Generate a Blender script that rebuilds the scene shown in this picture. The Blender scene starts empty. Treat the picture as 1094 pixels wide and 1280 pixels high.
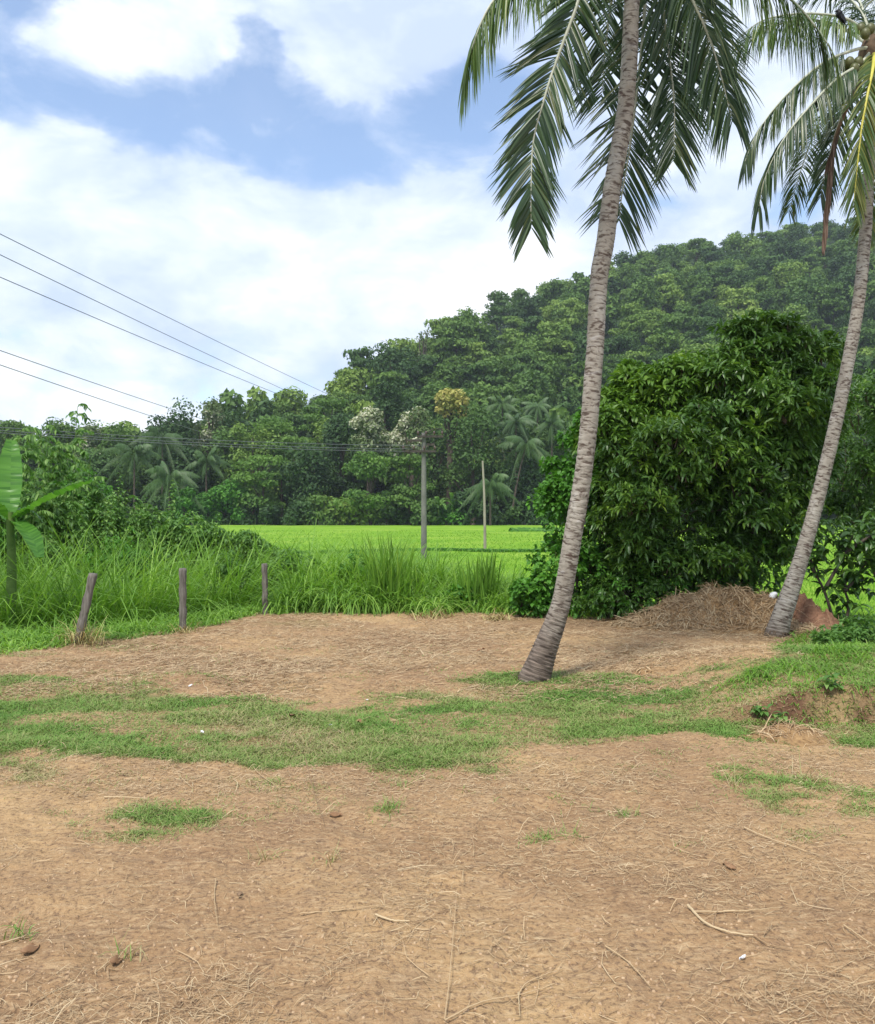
import bpy, math, numpy as np
from math import radians, pi
R = np.random.default_rng(7)
sc = bpy.context.scene
COL = sc.collection
F_, CX, CY, EYE = 1050.0, 547.0, 640.0, 1.55
def P3(px, py, d):                       # a measured direction and a distance -> a point of the place
    return np.array([(px-CX)/F_*d, d, EYE-(py-CY)/F_*d])
def on0(px, py):                         # point on level ground
    d = EYE*F_/(py-CY); return np.array([(px-CX)/F_*d, d, 0.0])
def nrm(a): return a/np.maximum(np.linalg.norm(a, axis=-1, keepdims=True), 1e-9)
def ss(a, b, x):
    t = np.clip((x-a)/(b-a), 0, 1); return t*t*(3-2*t)

# ------------------------------------------------------------------ noise
_perm = np.random.default_rng(99).random((256, 256))
def vnoise(x, y):
    xi = np.floor(x).astype(int); yi = np.floor(y).astype(int)
    fx = x-xi; fy = y-yi; fx = fx*fx*(3-2*fx); fy = fy*fy*(3-2*fy)
    g = lambda a, b: _perm[a & 255, b & 255]
    return (g(xi, yi)*(1-fx)+g(xi+1, yi)*fx)*(1-fy)+(g(xi, yi+1)*(1-fx)+g(xi+1, yi+1)*fx)*fy
def fbm(x, y, o=4):
    s = 0; a = .5; t = 0
    for i in range(o):
        s = s+a*vnoise(x*2**i+17.3*i, y*2**i+5.1*i); t += a; a *= .5
    return s/t

# ------------------------------------------------------------------ mesh collector
class MB:
    def __init__(s): s.V = []; s.F = []; s.A = []; s.M = []; s.U = []; s.n = 0
    def add(s, V, F, a=None, m=0, uv=None):
        V = np.asarray(V, float).reshape(-1, 3); F = np.asarray(F, int).reshape(-1, 4)
        s.V.append(V); s.F.append(F+s.n); s.n += len(V)
        a = R.random(len(F)) if a is None else np.broadcast_to(np.asarray(a, float), (len(F),))
        s.A.append(a); s.M.append(np.full(len(F), m))
        s.U.append(np.zeros((len(V), 2)) if uv is None else uv)
        return s
    def build(s, name, mats, parent=None, smooth=True, extra=None, loc=None):
        V = np.concatenate(s.V); F = np.concatenate(s.F); A = np.concatenate(s.A); M = np.concatenate(s.M); U = np.concatenate(s.U)
        me = bpy.data.meshes.new(name)
        me.vertices.add(len(V)); me.vertices.foreach_set('co', V.astype(np.float32).ravel())
        me.loops.add(len(F)*4); me.loops.foreach_set('vertex_index', F.astype(np.int32).ravel())
        me.polygons.add(len(F)); me.polygons.foreach_set('loop_start', (np.arange(len(F))*4).astype(np.int32))
        me.polygons.foreach_set('material_index', M.astype(np.int32))
        me.update(calc_edges=True)
        me.polygons.foreach_set('use_smooth', np.full(len(F), smooth))
        at = me.attributes.new('v', 'FLOAT', 'FACE'); at.data.foreach_set('value', A.astype(np.float32))
        if extra is not None:
            for k, arr in extra.items():
                at = me.attributes.new(k, 'FLOAT', 'POINT'); at.data.foreach_set('value', arr.astype(np.float32))
        if np.any(U):
            uvl = me.uv_layers.new(name='UVMap'); uvl.data.foreach_set('uv', U[F.ravel()].astype(np.float32).ravel())
        for m in (mats if isinstance(mats, (list, tuple)) else [mats]): me.materials.append(m)
        o = bpy.data.objects.new(name, me); COL.objects.link(o)
        if parent is not None: o.parent = parent
        if loc is not None: o.location = loc
        return o

def tag(o, label=None, cat=None, group=None, kind=None):
    if label: o['label'] = label
    if cat: o['category'] = cat
    if group: o['group'] = group
    if kind: o['kind'] = kind
    return o
def empty(name, loc, label, cat, group=None):
    o = bpy.data.objects.new(name, None); COL.objects.link(o); o.location = loc; o.empty_display_size = .2
    return tag(o, label, cat, group)

def strips(P, D, S, L, W, curl=0., seg=3, prof=None, fold=0., G=(0, 0, -1.)):
    """n bent ribbons: base points, directions, side vectors, lengths, widths. Bends towards G."""
    P = np.asarray(P, float); n = len(P); D = nrm(np.asarray(D, float)); S = nrm(np.asarray(S, float))
    L = np.broadcast_to(L, (n,)); W = np.broadcast_to(W, (n,)); curl = np.broadcast_to(curl, (n,))
    if prof is None: prof = np.sin(np.linspace(.12, 1, seg+1)*pi)**.7*.98+.02
    prof = np.asarray(prof, float); G = np.asarray(G, float)
    if len(prof) != seg+1: prof = np.interp(np.linspace(0, 1, seg+1), np.linspace(0, 1, len(prof)), prof)
    C = [P]; c = P
    for i in range(seg):
        t = (i+.5)/seg
        d = nrm(D+G*(curl*t*2)[:, None]); c = c+d*(L/seg)[:, None]; C.append(c)
    C = np.stack(C, 1)
    off = S[:, None, :]*(W[:, None]*prof[None, :]/2)[:, :, None]
    k = seg+1
    if fold == 0:
        V = np.stack([C-off, C+off], 2).reshape(-1, 3)
        b = (np.arange(n)*k*2)[:, None]+(np.arange(seg)*2)[None, :]
        b = b.reshape(-1); F = np.stack([b, b+1, b+3, b+2], 1)
        return V, F, np.repeat(R.random(n), seg)
    N = nrm(np.cross(D, S)); N = N*np.sign(N[:, 2:3]+1e-6)
    up = N[:, None, :]*(W[:, None]*prof[None, :]*fold/2)[:, :, None]
    V = np.stack([C-off+up, C, C+off+up], 2).reshape(-1, 3)
    b = (np.arange(n)*k*3)[:, None]+(np.arange(seg)*3)[None, :]
    b = b.reshape(-1)
    F = np.concatenate([np.stack([b, b+1, b+4, b+3], 1), np.stack([b+1, b+2, b+5, b+4], 1)])
    a = np.repeat(R.random(n), seg)
    return V, F, np.concatenate([a, a])

def tube(path, rad, ns=10, vscale=1.0, jag=None):
    path = np.asarray(path, float); m = len(path); rad = np.broadcast_to(rad, (m,))
    T = nrm(np.gradient(path, axis=0))
    ref = np.array([0, 1., 0]) if abs(T[:, 1]).max() < .9 else np.array([1., 0, 0])
    A = nrm(np.cross(T, ref)); B = nrm(np.cross(T, A))
    th = np.linspace(0, 2*pi, ns+1)
    rr = rad[:, None]*np.ones((m, ns+1))
    if jag is not None: rr = rr*jag
    V = path[:, None, :]+(A[:, None, :]*np.cos(th)[None, :, None]+B[:, None, :]*np.sin(th)[None, :, None])*rr[:, :, None]
    le = np.concatenate([[0], np.cumsum(np.linalg.norm(np.diff(path, axis=0), axis=1))])
    uv = np.stack([np.broadcast_to(th/(2*pi), (m, ns+1)), np.broadcast_to(le[:, None]*vscale, (m, ns+1))], -1).reshape(-1, 2)
    i = np.arange(m-1)[:, None]*(ns+1)+np.arange(ns)[None, :]; i = i.reshape(-1)
    F = np.stack([i, i+1, i+ns+2, i+ns+1], 1)
    return V.reshape(-1, 3), F, uv
def spline(pts, n):
    pts = np.asarray(pts, float); m = len(pts)
    if m < 3:
        t = np.linspace(0, 1, n)[:, None]; return pts[0]*(1-t)+pts[-1]*t
    p = np.concatenate([[2*pts[0]-pts[1]], pts, [2*pts[-1]-pts[-2]]])
    t = np.linspace(0, m-1-1e-6, n); i = t.astype(int); f = (t-i)[:, None]
    a, b, c, d = p[i], p[i+1], p[i+2], p[i+3]
    return .5*((2*b)+(-a+c)*f+(2*a-5*b+4*c-d)*f**2+(-a+3*b-3*c+d)*f**3)

# ------------------------------------------------------------------ materials
class NT:
    def __init__(s, name):
        s.m = bpy.data.materials.new(name); s.m.use_nodes = True; s.t = s.m.node_tree; s.t.nodes.clear()
        s.out = s.n('ShaderNodeOutputMaterial')
    def n(s, k, **kw):
        x = s.t.nodes.new(k)
        for a, b in kw.items(): setattr(x, a, b)
        return x
    def l(s, a, b): s.t.links.new(a, b)
    def noise(s, vec, scale, detail=4, rough=.55, dist=0):
        x = s.n('ShaderNodeTexNoise'); x.inputs['Scale'].default_value = scale; x.inputs['Detail'].default_value = detail
        x.inputs['Roughness'].default_value = rough; x.inputs['Distortion'].default_value = dist
        if vec is not None: s.l(vec, x.inputs['Vector'])
        return x.outputs['Fac']
    def ramp(s, fac, stops, interp='LINEAR'):
        x = s.n('ShaderNodeValToRGB'); x.color_ramp.interpolation = interp; e = x.color_ramp.elements
        while len(e) < len(stops): e.new(.5)
        for el, (p, c) in zip(e, stops):
            el.position = p; el.color = (c[0], c[1], c[2], 1) if not np.isscalar(c) else (c, c, c, 1)
        s.l(fac, x.inputs[0]); return x.outputs[0]
    def mix(s, fac, a, b, mode='MIX'):
        x = s.n('ShaderNodeMix', data_type='RGBA', blend_type=mode)
        for sock, v in ((x.inputs[0], fac), (x.inputs[6], a), (x.inputs[7], b)):
            if hasattr(v, 'is_output'): s.l(v, sock)
            elif np.isscalar(v): sock.default_value = v
            else: sock.default_value = (*v, 1)
        return x.outputs[2]
    def math(s, op, a, b=None, c=None, clamp=False):
        x = s.n('ShaderNodeMath', operation=op, use_clamp=clamp)
        for i, v in enumerate((a, b, c)):
            if v is None: continue
            if hasattr(v, 'is_output'): s.l(v, x.inputs[i])
            else: x.inputs[i].default_value = v
        return x.outputs[0]
    def attr(s, name): return s.n('ShaderNodeAttribute', attribute_name=name).outputs['Fac']
    def obj(s): return s.n('ShaderNodeTexCoord').outputs['Object']
    def pos(s): return s.n('ShaderNodeNewGeometry').outputs['Position']
    def mapping(s, vec, scale):
        x = s.n('ShaderNodeMapping'); x.inputs['Scale'].default_value = scale; s.l(vec, x.inputs['Vector']); return x.outputs[0]
    def bsdf(s, col, rough=.7, spec=.3, bump=None, bs=.3, bd=.01):
        p = s.n('ShaderNodeBsdfPrincipled'); p.inputs['Roughness'].default_value = rough
        p.inputs['Specular IOR Level'].default_value = spec
        if hasattr(col, 'is_output'): s.l(col, p.inputs['Base Color'])
        else: p.inputs['Base Color'].default_value = (*col, 1)
        if bump is not None:
            b = s.n('ShaderNodeBump'); b.inputs['Strength'].default_value = bs; b.inputs['Distance'].default_value = bd
            s.l(bump, b.inputs['Height']); s.l(b.outputs[0], p.inputs['Normal'])
        return p.outputs[0]
    def done(s, sh): s.l(sh, s.out.inputs[0]); return s.m

def leaf_mat(name, stops, trans=.3, rough=.5, spec=.35, objrand=0., hue=None, noise=0.):
    k = NT(name); v = k.attr('v')
    if objrand:
        r = k.n('ShaderNodeObjectInfo').outputs['Random']; tr = k.attr('t')
        s_ = k.math('FRACT', k.math('ADD', r, tr))
        v = k.math('ADD', k.math('MULTIPLY', v, 1-objrand), k.math('MULTIPLY', s_, objrand))
    if noise:
        v = k.math('ADD', k.math('MULTIPLY', v, 1-noise), k.math('MULTIPLY', k.ramp(k.noise(k.pos(), .9, 3), [(.3, 0.), (.7, 1.)]), noise))
    c = k.ramp(v, stops)
    p = k.bsdf(c, rough, spec)
    if trans:
        t = k.n('ShaderNodeBsdfTranslucent'); c2 = k.mix(1, c, (1.25, 1.3, .7), 'MULTIPLY'); k.l(c2, t.inputs[0])
        mx = k.n('ShaderNodeMixShader'); mx.inputs[0].default_value = trans; k.l(p, mx.inputs[1]); k.l(t.outputs[0], mx.inputs[2]); p = mx.outputs[0]
    return k.done(p)

M = {}
# far forest: per tree random picks dark / mid / light
M['forest'] = leaf_mat('forest_leaves', [(0, (.034, .07, .022)), (.3, (.064, .130, .030)), (.6, (.115, .205, .038)), (.85, (.20, .30, .055)), (1, (.30, .40, .085))], .22, .6, .25, objrand=.72)
M['dark'] = leaf_mat('dark_leaves', [(0, (.022, .052, .018)), (1, (.07, .14, .035))], .2, .6, .25)
M['light'] = leaf_mat('light_leaves', [(0, (.06, .135, .028)), (1, (.18, .31, .06))], .3, .6, .25)
M['bloomw'] = leaf_mat('white_bloom_leaves', [(0, (.07, .12, .035)), (.5, (.15, .2, .08)), (.7, (.5, .5, .36)), (1, (.72, .70, .55))], .2, .6, .2)
M['bloomy'] = leaf_mat('yellow_bloom_leaves', [(0, (.14, .19, .05)), (.4, (.33, .33, .08)), (1, (.6, .5, .18))], .2, .6, .2)
M['brownleaf'] = leaf_mat('dry_leaves', [(0, (.12, .07, .035)), (1, (.30, .17, .09))], .15, .7, .2)
M['farpalm'] = leaf_mat('far_palm_leaves', [(0, (.035, .085, .025)), (1, (.115, .20, .055))], .25, .5, .4, objrand=.3)
M['mango'] = leaf_mat('glossy_leaves', [(0, (.026, .065, .014)), (.4, (.058, .13, .024)), (.75, (.11, .22, .036)), (.955, (.19, .31, .05)), (.98, (.38, .32, .04)), (1, (.42, .16, .04))], .25, .36, .5, noise=.35)
M['mangolt'] = leaf_mat('pale_glossy_leaves', [(0, (.05, .115, .016)), (.5, (.105, .21, .028)), (.85, (.20, .33, .04)), (.97, (.30, .35, .05)), (1, (.4, .22, .05))], .3, .42, .4, noise=.25)
M['creeper'] = leaf_mat('creeper_leaves', [(0, (.045, .12, .015)), (.6, (.09, .25, .03)), (1, (.18, .38, .05))], .3, .5, .3, noise=.35)
M['shrub'] = leaf_mat('shrub_leaves', [(0, (.06, .14, .03)), (.6, (.12, .25, .05)), (1, (.24, .38, .10))], .35, .5, .3)
M['banana'] = leaf_mat('banana_leaf', [(0, (.06, .18, .025)), (1, (.13, .31, .045))], .35, .4, .4)
M['grass'] = leaf_mat('tall_grass_blades', [(0, (.085, .18, .026)), (.45, (.165, .325, .045)), (.8, (.28, .46, .08)), (.94, (.36, .50, .14)), (1, (.50, .46, .22))], .38, .5, .3, noise=.3)
M['lawn'] = leaf_mat('short_grass_blades', [(0, (.07, .17, .028)), (.33, (.14, .27, .048)), (.58, (.22, .30, .08)), (.72, (.32, .31, .13)), (.88, (.42, .34, .19)), (1, (.54, .45, .28))], .2, .6, .25, noise=.3)
M['rice'] = leaf_mat('rice_blades', [(0, (.10, .24, .025)), (.5, (.17, .34, .035)), (1, (.28, .42, .06))], .4, .6, .2, noise=.2)
M['frond'] = leaf_mat('backlit_palm_leaflets', [(0, (.022, .05, .018)), (.5, (.042, .085, .028)), (.88, (.07, .12, .038)), (1, (.15, .17, .06))], .22, .35, .5)  # leaflet green darkened: the backlit look of hanging fronds is in the colour
M['frondlt'] = leaf_mat('sunny_palm_leaflets', [(0, (.07, .13, .035)), (.6, (.12, .20, .05)), (1, (.24, .28, .09))], .3, .4, .45)  # lighter copy of the leaflets, with sunlight put into the green
M['frondyel'] = leaf_mat('yellowing_palm_leaflets', [(0, (.06, .12, .03)), (.6, (.11, .17, .04)), (1, (.26, .25, .06))], .3, .4, .45)
M['frondtip'] = leaf_mat('dry_palm_leaflets', [(0, (.09, .06, .045)), (1, (.25, .17, .13))], .1, .7, .2)
M['straw'] = leaf_mat('straw', [(0, (.22, .14, .08)), (.3, (.33, .22, .12)), (.7, (.48, .35, .20)), (.93, (.56, .45, .28)), (1, (.74, .64, .46))], 0, .7, .25)
M['drygrass'] = leaf_mat('dry_grass', [(0, (.22, .15, .07)), (.6, (.42, .33, .15)), (1, (.5, .5, .2))], .1, .7, .2)

def solid(name, a, b, scale=8, rough=.8, spec=.2, bd=.01, bs=.4, st=(1, 1, 1)):
    k = NT(name); v = k.mapping(k.obj(), st); n = k.noise(v, scale, 6, .6)
    return k.done(k.bsdf(k.ramp(n, [(.3, a), (.7, b)]), rough, spec, n, bs, bd))
M['bark'] = solid('bark', (.045, .035, .025), (.14, .11, .085), 6, st=(1, 1, .3), bd=.02)
M['greenstem'] = solid('green_stem', (.07, .13, .03), (.16, .24, .06), 6)
M['wood'] = solid('weathered_wood', (.07, .06, .05), (.22, .20, .17), 14, st=(3, 3, .25), bd=.012, bs=.7)
M['concrete'] = solid('pole_concrete', (.11, .11, .10), (.22, .21, .19), 3, st=(1, 1, .4))
M['polewood'] = solid('pale_pole', (.22, .20, .15), (.38, .34, .27), 3, st=(1, 1, .3))
M['steel'] = solid('rusted_steel', (.03, .027, .025), (.09, .075, .065), 5)
M['wire'] = solid('wire_metal', (.13, .14, .15), (.17, .18, .19), 5, .5)
M['ceramic'] = solid('insulator_ceramic', (.06, .035, .03), (.10, .06, .05), 5, .3, .5)
M['rachis'] = solid('pale_rachis', (.36, .38, .26), (.55, .56, .44), 9, .45, .4, st=(1, 1, 1))
M['rachisyel'] = solid('yellow_rachis', (.50, .46, .07), (.66, .60, .12), 9, .45, .4)
M['rachisdry'] = solid('dry_rachis', (.16, .10, .06), (.3, .2, .12), 9)
M['fibre'] = solid('crown_fibre', (.06, .04, .025), (.17, .115, .07), 12)
M['nut'] = solid('green_coconut', (.05, .065, .02), (.12, .12, .04), 5, .45, .4)
M['redsoil'] = solid('red_soil', (.13, .065, .04), (.30, .165, .10), 9, .95, .1, .05, .9)
M['claywhite'] = solid('white_scrap', (.6, .6, .6), (.8, .8, .8), 6, .6)
M['feather'] = solid('black_feathers', (.008, .008, .01), (.02, .02, .024), 10, .5)
M['deadleaf'] = solid('dead_leaf', (.16, .085, .04), (.34, .2, .11), 12)
M['clod'] = solid('dark_clod', (.07, .04, .025), (.16, .10, .06), 15, .95)

# coconut bark
def palm_bark(name, mossy):
    k = NT(name); uv = k.n('ShaderNodeTexCoord').outputs['UV']
    cr = k.noise(k.mapping(uv, (5, 34, 1)), 1, 3, .6, .6)         # fine rings
    rg = k.noise(k.mapping(uv, (2.2, 13, 1)), 1, 4, .6, .8)
    blot = k.noise(k.mapping(uv, (3.5, 9, 1)), 1, 5, .65, .5)
    big = k.noise(k.mapping(uv, (2, 1.6, 1)), 1, 4, .6)
    base = k.ramp(big, [(.3, (.235, .205, .165)), (.55, (.35, .315, .26)), (.75, (.46, .435, .38))])
    base = k.mix(k.ramp(cr, [(.38, .95), (.50, 0.)]), base, (.09, .065, .05))
    base = k.mix(k.ramp(blot, [(.34, .9), (.43, 0.)]), base, (.075, .045, .035))
    base = k.mix(k.ramp(rg, [(.60, 0.), (.74, .45)]), base, (.62, .59, .56))
    v = k.n('ShaderNodeSeparateXYZ'); k.l(uv, v.inputs[0])
    low = k.ramp(k.math('MULTIPLY', k.math('ADD', v.outputs[1], k.math('MULTIPLY', big, .9)), .45), [(.42*mossy, .9), (.80*mossy, 0.)]) if mossy else 0.
    if mossy: base = k.mix(low, base, k.ramp(cr, [(.3, (.035, .027, .022)), (.7, (.22, .165, .13))]))
    h = k.math('ADD', k.math('MULTIPLY', cr, .7), k.math('MULTIPLY', rg, .6))
    return k.done(k.bsdf(base, .85, .2, h, .9, .012))
M['palm1'] = palm_bark('ringed_palm_bark', 1.0)
M['palm2'] = palm_bark('grey_palm_bark', .5)

# soil: colour by patches, litter and thatch where grass grows (attribute g)
k = NT('soil'); ps = k.pos(); g = k.attr('g')
n1 = k.noise(ps, .55, 5, .6); n2 = k.noise(ps, 7, 6, .65); n3 = k.noise(ps, 45, 4, .7); n4 = k.noise(k.mapping(ps, (9, 34, 20)), 1, 5, .7, .8)
c = k.ramp(n1, [(.33, (.25, .150, .080)), (.5, (.36, .228, .118)), (.66, (.46, .305, .150))])
c = k.mix(k.ramp(n2, [(.35, .5), (.5, 0.)]), c, (.25, .165, .10))
c = k.mix(k.ramp(n4, [(.5, 0.), (.66, .55)]), c, (.50, .36, .21))
c = k.mix(k.ramp(n3, [(.36, .75), (.48, 0.)]), c, (.15, .095, .06))
c = k.mix(k.ramp(n3, [(.56, 0.), (.72, .5)]), c, (.56, .42, .25))
gm = k.ramp(k.math('ADD', g, k.math('MULTIPLY', k.math('SUBTRACT', n2, .5), .7)), [(.3, 0.), (.75, .9)])
gc = k.ramp(n3, [(.3, (.075, .085, .03)), (.55, (.16, .17, .065)), (.8, (.27, .23, .12))])
c = k.mix(gm, c, gc)
rs = k.attr('r'); c = k.mix(rs, c, k.ramp(n2, [(.3, (.075, .04, .025)), (.7, (.20, .11, .065))]))
h = k.math('ADD', k.math('MULTIPLY', n2, .8), k.math('ADD', k.math('MULTIPLY', n3, .45), k.math('MULTIPLY', n4, .5)))
M['soil'] = k.done(k.bsdf(c, .95, .1, h, .85, .03))
k = NT('paddy'); ps = k.pos(); a1 = k.noise(ps, .12, 4); a2 = k.noise(k.mapping(ps, (2.5, .9, 1)), 1, 5, .7)
c = k.ramp(a1, [(.3, (.14, .28, .025)), (.5, (.20, .345, .035)), (.7, (.28, .40, .06))])
c = k.mix(k.ramp(a2, [(.35, .5), (.6, 0.)]), c, (.12, .29, .014))
M['paddy'] = k.done(k.bsdf(c, .9, .05, a2, .9, .15))
M['hill'] = solid('hill_undergrowth', (.02, .045, .015), (.05, .08, .03), .3)

# ------------------------------------------------------------------ ground
edge_pts = np.array([(-12, 6.4), (-7.5, 7.6), (-4.7, 9.0), (-4.2, 9.8), (-3.3, 11.0), (-2.7, 12.6), (-1.8, 13.0), (.2, 13.0), (1.2, 12.6), (2.4, 12.0), (3.5, 12.6), (4.6, 12.2), (5.6, 10.9), (6.6, 9.6), (9, 8.4), (14, 7.5)])
def edge(x): return np.interp(x, edge_pts[:, 0], edge_pts[:, 1])
FIELD = -1.2
def bank(x, y):                                    # the low cut bank at the right
    h = .26*ss(1.75, 3.0, x+.25*(vnoise(x*2, y*2)-.5))
    fe = 6.12+.22*(fbm(x*1.5, 0*x+3)-.5)*2
    up = ss(fe, fe+.16, y)
    return h*up*(1-ss(7.4, 9.6, y))
def gz(x, y, fine=True):
    x = np.asarray(x, float); y = np.asarray(y, float)
    e = edge(x)+1.0
    z = FIELD*ss(0, 4.0, y-e)
    near = 1-ss(0, 3., y-e)
    z = z+near*(.05*(fbm(x*.6, y*.6)-.5))
    z = z+near*.05*ss(7.0, 7.6, y)*(1-ss(7.7, 9.5, y))*ss(-6, 0, x)
    z = z+bank(x, y)
    z = z+np.where(y < 0, 0, 0)
    if fine:
        z = z-near*.016*ss(.60, .82, vnoise(x*3.7+8, y*3.2))*(1-ss(9, 13, y))
        f = near*(1-ss(14, 18, y))
        z = z+f*ss(6.6, 8, y)*.034*(fbm(x*9+4, y*13, 3)-.5)
        z = z+f*(.040*(fbm(x*5, y*5, 3)-.5)+.020*(fbm(x*19, y*19, 3)-.5))
    return z
def px_of(x, y): return CX+F_*x/np.maximum(y, .5), CY+F_*EYE/np.maximum(y, .5)
def gmask(x, y):                                   # where short grass grows
    px, py = px_of(x, y); n = fbm(x*1.1+3, y*2.2, 4)-.5; m = 0*x
    lo = np.interp(px, [-400, 0, 250, 430, 640, 800, 960, 1100, 1500], [870, 862, 872, 880, 852, 866, 862, 850, 840])
    hi = np.interp(px, [-400, 0, 120, 430, 560, 700, 800, 960, 1000, 1100, 1500], [950, 955, 948, 960, 955, 938, 935, 932, 945, 940, 950])
    m = ss(-14, 10, py-lo+n*70)*ss(-12, 8, hi-py+n*90)
    m = m*(.42+.75*ss(.36, .6, fbm(x*1.7+9, y*3, 4)))
    for cx, cy, rx, ry, s in ((235, 1022, 105, 24, .8), (360, 985, 60, 10, .5), (980, 1000, 90, 26, .8), (1000, 1045, 60, 14, .5), (485, 1015, 26, 14, .5), (690, 1045, 44, 14, .5), (785, 1018, 22, 10, .6), (1070, 1000, 60, 24, .5), (925, 958, 26, 8, .5), (20, 962, 40, 12, .6), (60, 880, 160, 10, .4), (180, 850, 120, 10, .35), (1060, 870, 80, 30, .6), (850, 1056, 30, 8, .3)):
        m = np.maximum(m, s*.8*ss(1.5, .2, np.hypot((px-cx)/rx, (py-cy)/ry)+n*2.2)*(.25+ss(.35, .6, fbm(x*5+9, y*7, 3))))
    m = np.maximum(m, .5*ss(60, 0, np.abs(py-(CY+F_*EYE/edge(x))))*(px < 420)*ss(-.1, .2, n))
    right = ss(915, 985, px+n*60-(py-812)*.4)*ss(803, 818, py+n*20)*ss(872, 852, py+n*10)*(.4+ss(.35, .55, fbm(x*3, y*3, 3)))
    return np.clip(np.maximum(m, right), 0, 1)
def rmask(x, y):                                   # bare red earth on the cut face
    fe = 6.12
    return ss(1.9, 2.6, x)*ss(.12, .0, np.abs(y-fe-.05)-.12)*ss(.25, .5, fbm(x*3, y*3))

ys = np.concatenate([np.arange(-14, 1.6, .8), np.arange(1.6, 8.2, .019), np.arange(8.2, 14, .035), np.arange(14, 24, .15), np.geomspace(24, 620, 60)])
xc = np.concatenate([np.arange(0, 5.2, .026), np.arange(5.2, 14, .15), np.geomspace(14, 620, 50)])
xs = np.concatenate([-xc[:0:-1], xc])
X, Y = np.meshgrid(xs, ys); Z = gz(X, Y)
ny, nx = X.shape
i = (np.arange(ny-1)[:, None]*nx+np.arange(nx-1)[None, :]).reshape(-1)
mb = MB().add(np.stack([X, Y, Z], -1).reshape(-1, 3), np.stack([i, i+1, i+nx+1, i+nx], 1))
veg = ss(-.2, .8, Y-edge(X))*(fbm(X, Y)*.5+.7)
G_ = np.maximum(gmask(X, Y), np.clip(veg, 0, 1))
mb.build('ground', M['soil'], extra={'g': G_.ravel(), 'r': np.clip(rmask(X, Y), 0, 1).ravel()})['kind'] = 'structure'

# paddy: a gently uneven sheet of crop, just above the mud
ys2 = np.geomspace(15.5, 158, 160); xs2 = np.linspace(-1, 1, 160)
X, Y = np.meshgrid(xs2, ys2); X = X*(Y*.75+14)
CROP = FIELD+.34
Z = CROP+.10*(fbm(X*1.2, Y*.6, 3)-.5)-.5*(1-ss(0, 2.0, Y-(edge(X)+4.2)))
ny, nx = X.shape; i = (np.arange(ny-1)[:, None]*nx+np.arange(nx-1)[None, :]).reshape(-1)
MB().add(np.stack([X, Y, Z], -1).reshape(-1, 3), np.stack([i, i+1, i+nx+1, i+nx], 1)).build('rice_field', M['paddy'])['kind'] = 'structure'
n = 120000
u = R.random(n); yy = 1/(1/16.5*(1-u)+1/110*u); xx = (R.random(n)*2-1)*(yy*.6+1)
keep = (yy > edge(xx)+4.3)&((xx/yy > .30)|((xx/yy > -.42)&(xx/yy < .22))); xx, yy = xx[keep], yy[keep]; n = len(xx)
th = R.random(n)*2*pi; D = np.stack([np.cos(th)*.28, np.sin(th)*.28, np.ones(n)], 1); th2 = R.normal(0, .7, n)
V, F, a = strips(np.stack([xx, yy, np.full(n, CROP-.10)], 1), D, np.stack([np.cos(th2), np.sin(th2), 0*th], 1), R.uniform(.16, .34, n), np.maximum(.010, .0009*yy), .5, 2, [1, .7, .05])
tag(MB().add(V, F, a).build('rice_crop', M['rice']), 'bright yellow green young rice standing in the field beyond the clearing', 'rice', kind='stuff')
# field bunds
def bund(name, x0, x1, y0, y1, h, lab):
    t = np.linspace(0, 1, 60); cx = x0+(x1-x0)*t; cy = y0+(y1-y0)*t+.6*np.sin(t*9)
    path = np.stack([cx, cy, np.full(60, CROP-.1)], 1)
    jag = 1+.25*R.random((60, 9)); jag[:, -1] = jag[:, 0]
    V, F, uv = tube(path, h, 8, jag=jag); mb = MB().add(V, F, m=0)
    n = 3500; t = R.random(n); P = np.stack([x0+(x1-x0)*t, y0+(y1-y0)*t+.6*np.sin(t*9)+R.normal(0, h, n), np.full(n, CROP-.05)+R.random(n)*.1], 1)
    th = R.random(n)*2*pi; D = np.stack([np.cos(th)*.5, np.sin(th)*.5, np.ones(n)], 1)
    V, F, a = strips(P, D, np.stack([np.sin(th), np.cos(th), 0*th], 1), R.uniform(.15, .45, n), .07, .6, 2, [1, .7, .05])
    mb.add(V, F, a, 1)
    tag(mb.build(name, [M['creeper'], M['creeper']]), kind='structure', label=lab)
bund('field_bund', -1.5, 9, 51.5, 50.5, .26, 'dark grassy bund crossing the rice field behind the utility pole')
bund('field_bund', -14, -1.5, 47, 51.2, .16, 'low grassy bund in the left half of the rice field')
bund('field_bund', 9, 26, 104, 106, .5, 'far grassy bund at the tree line')

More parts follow.
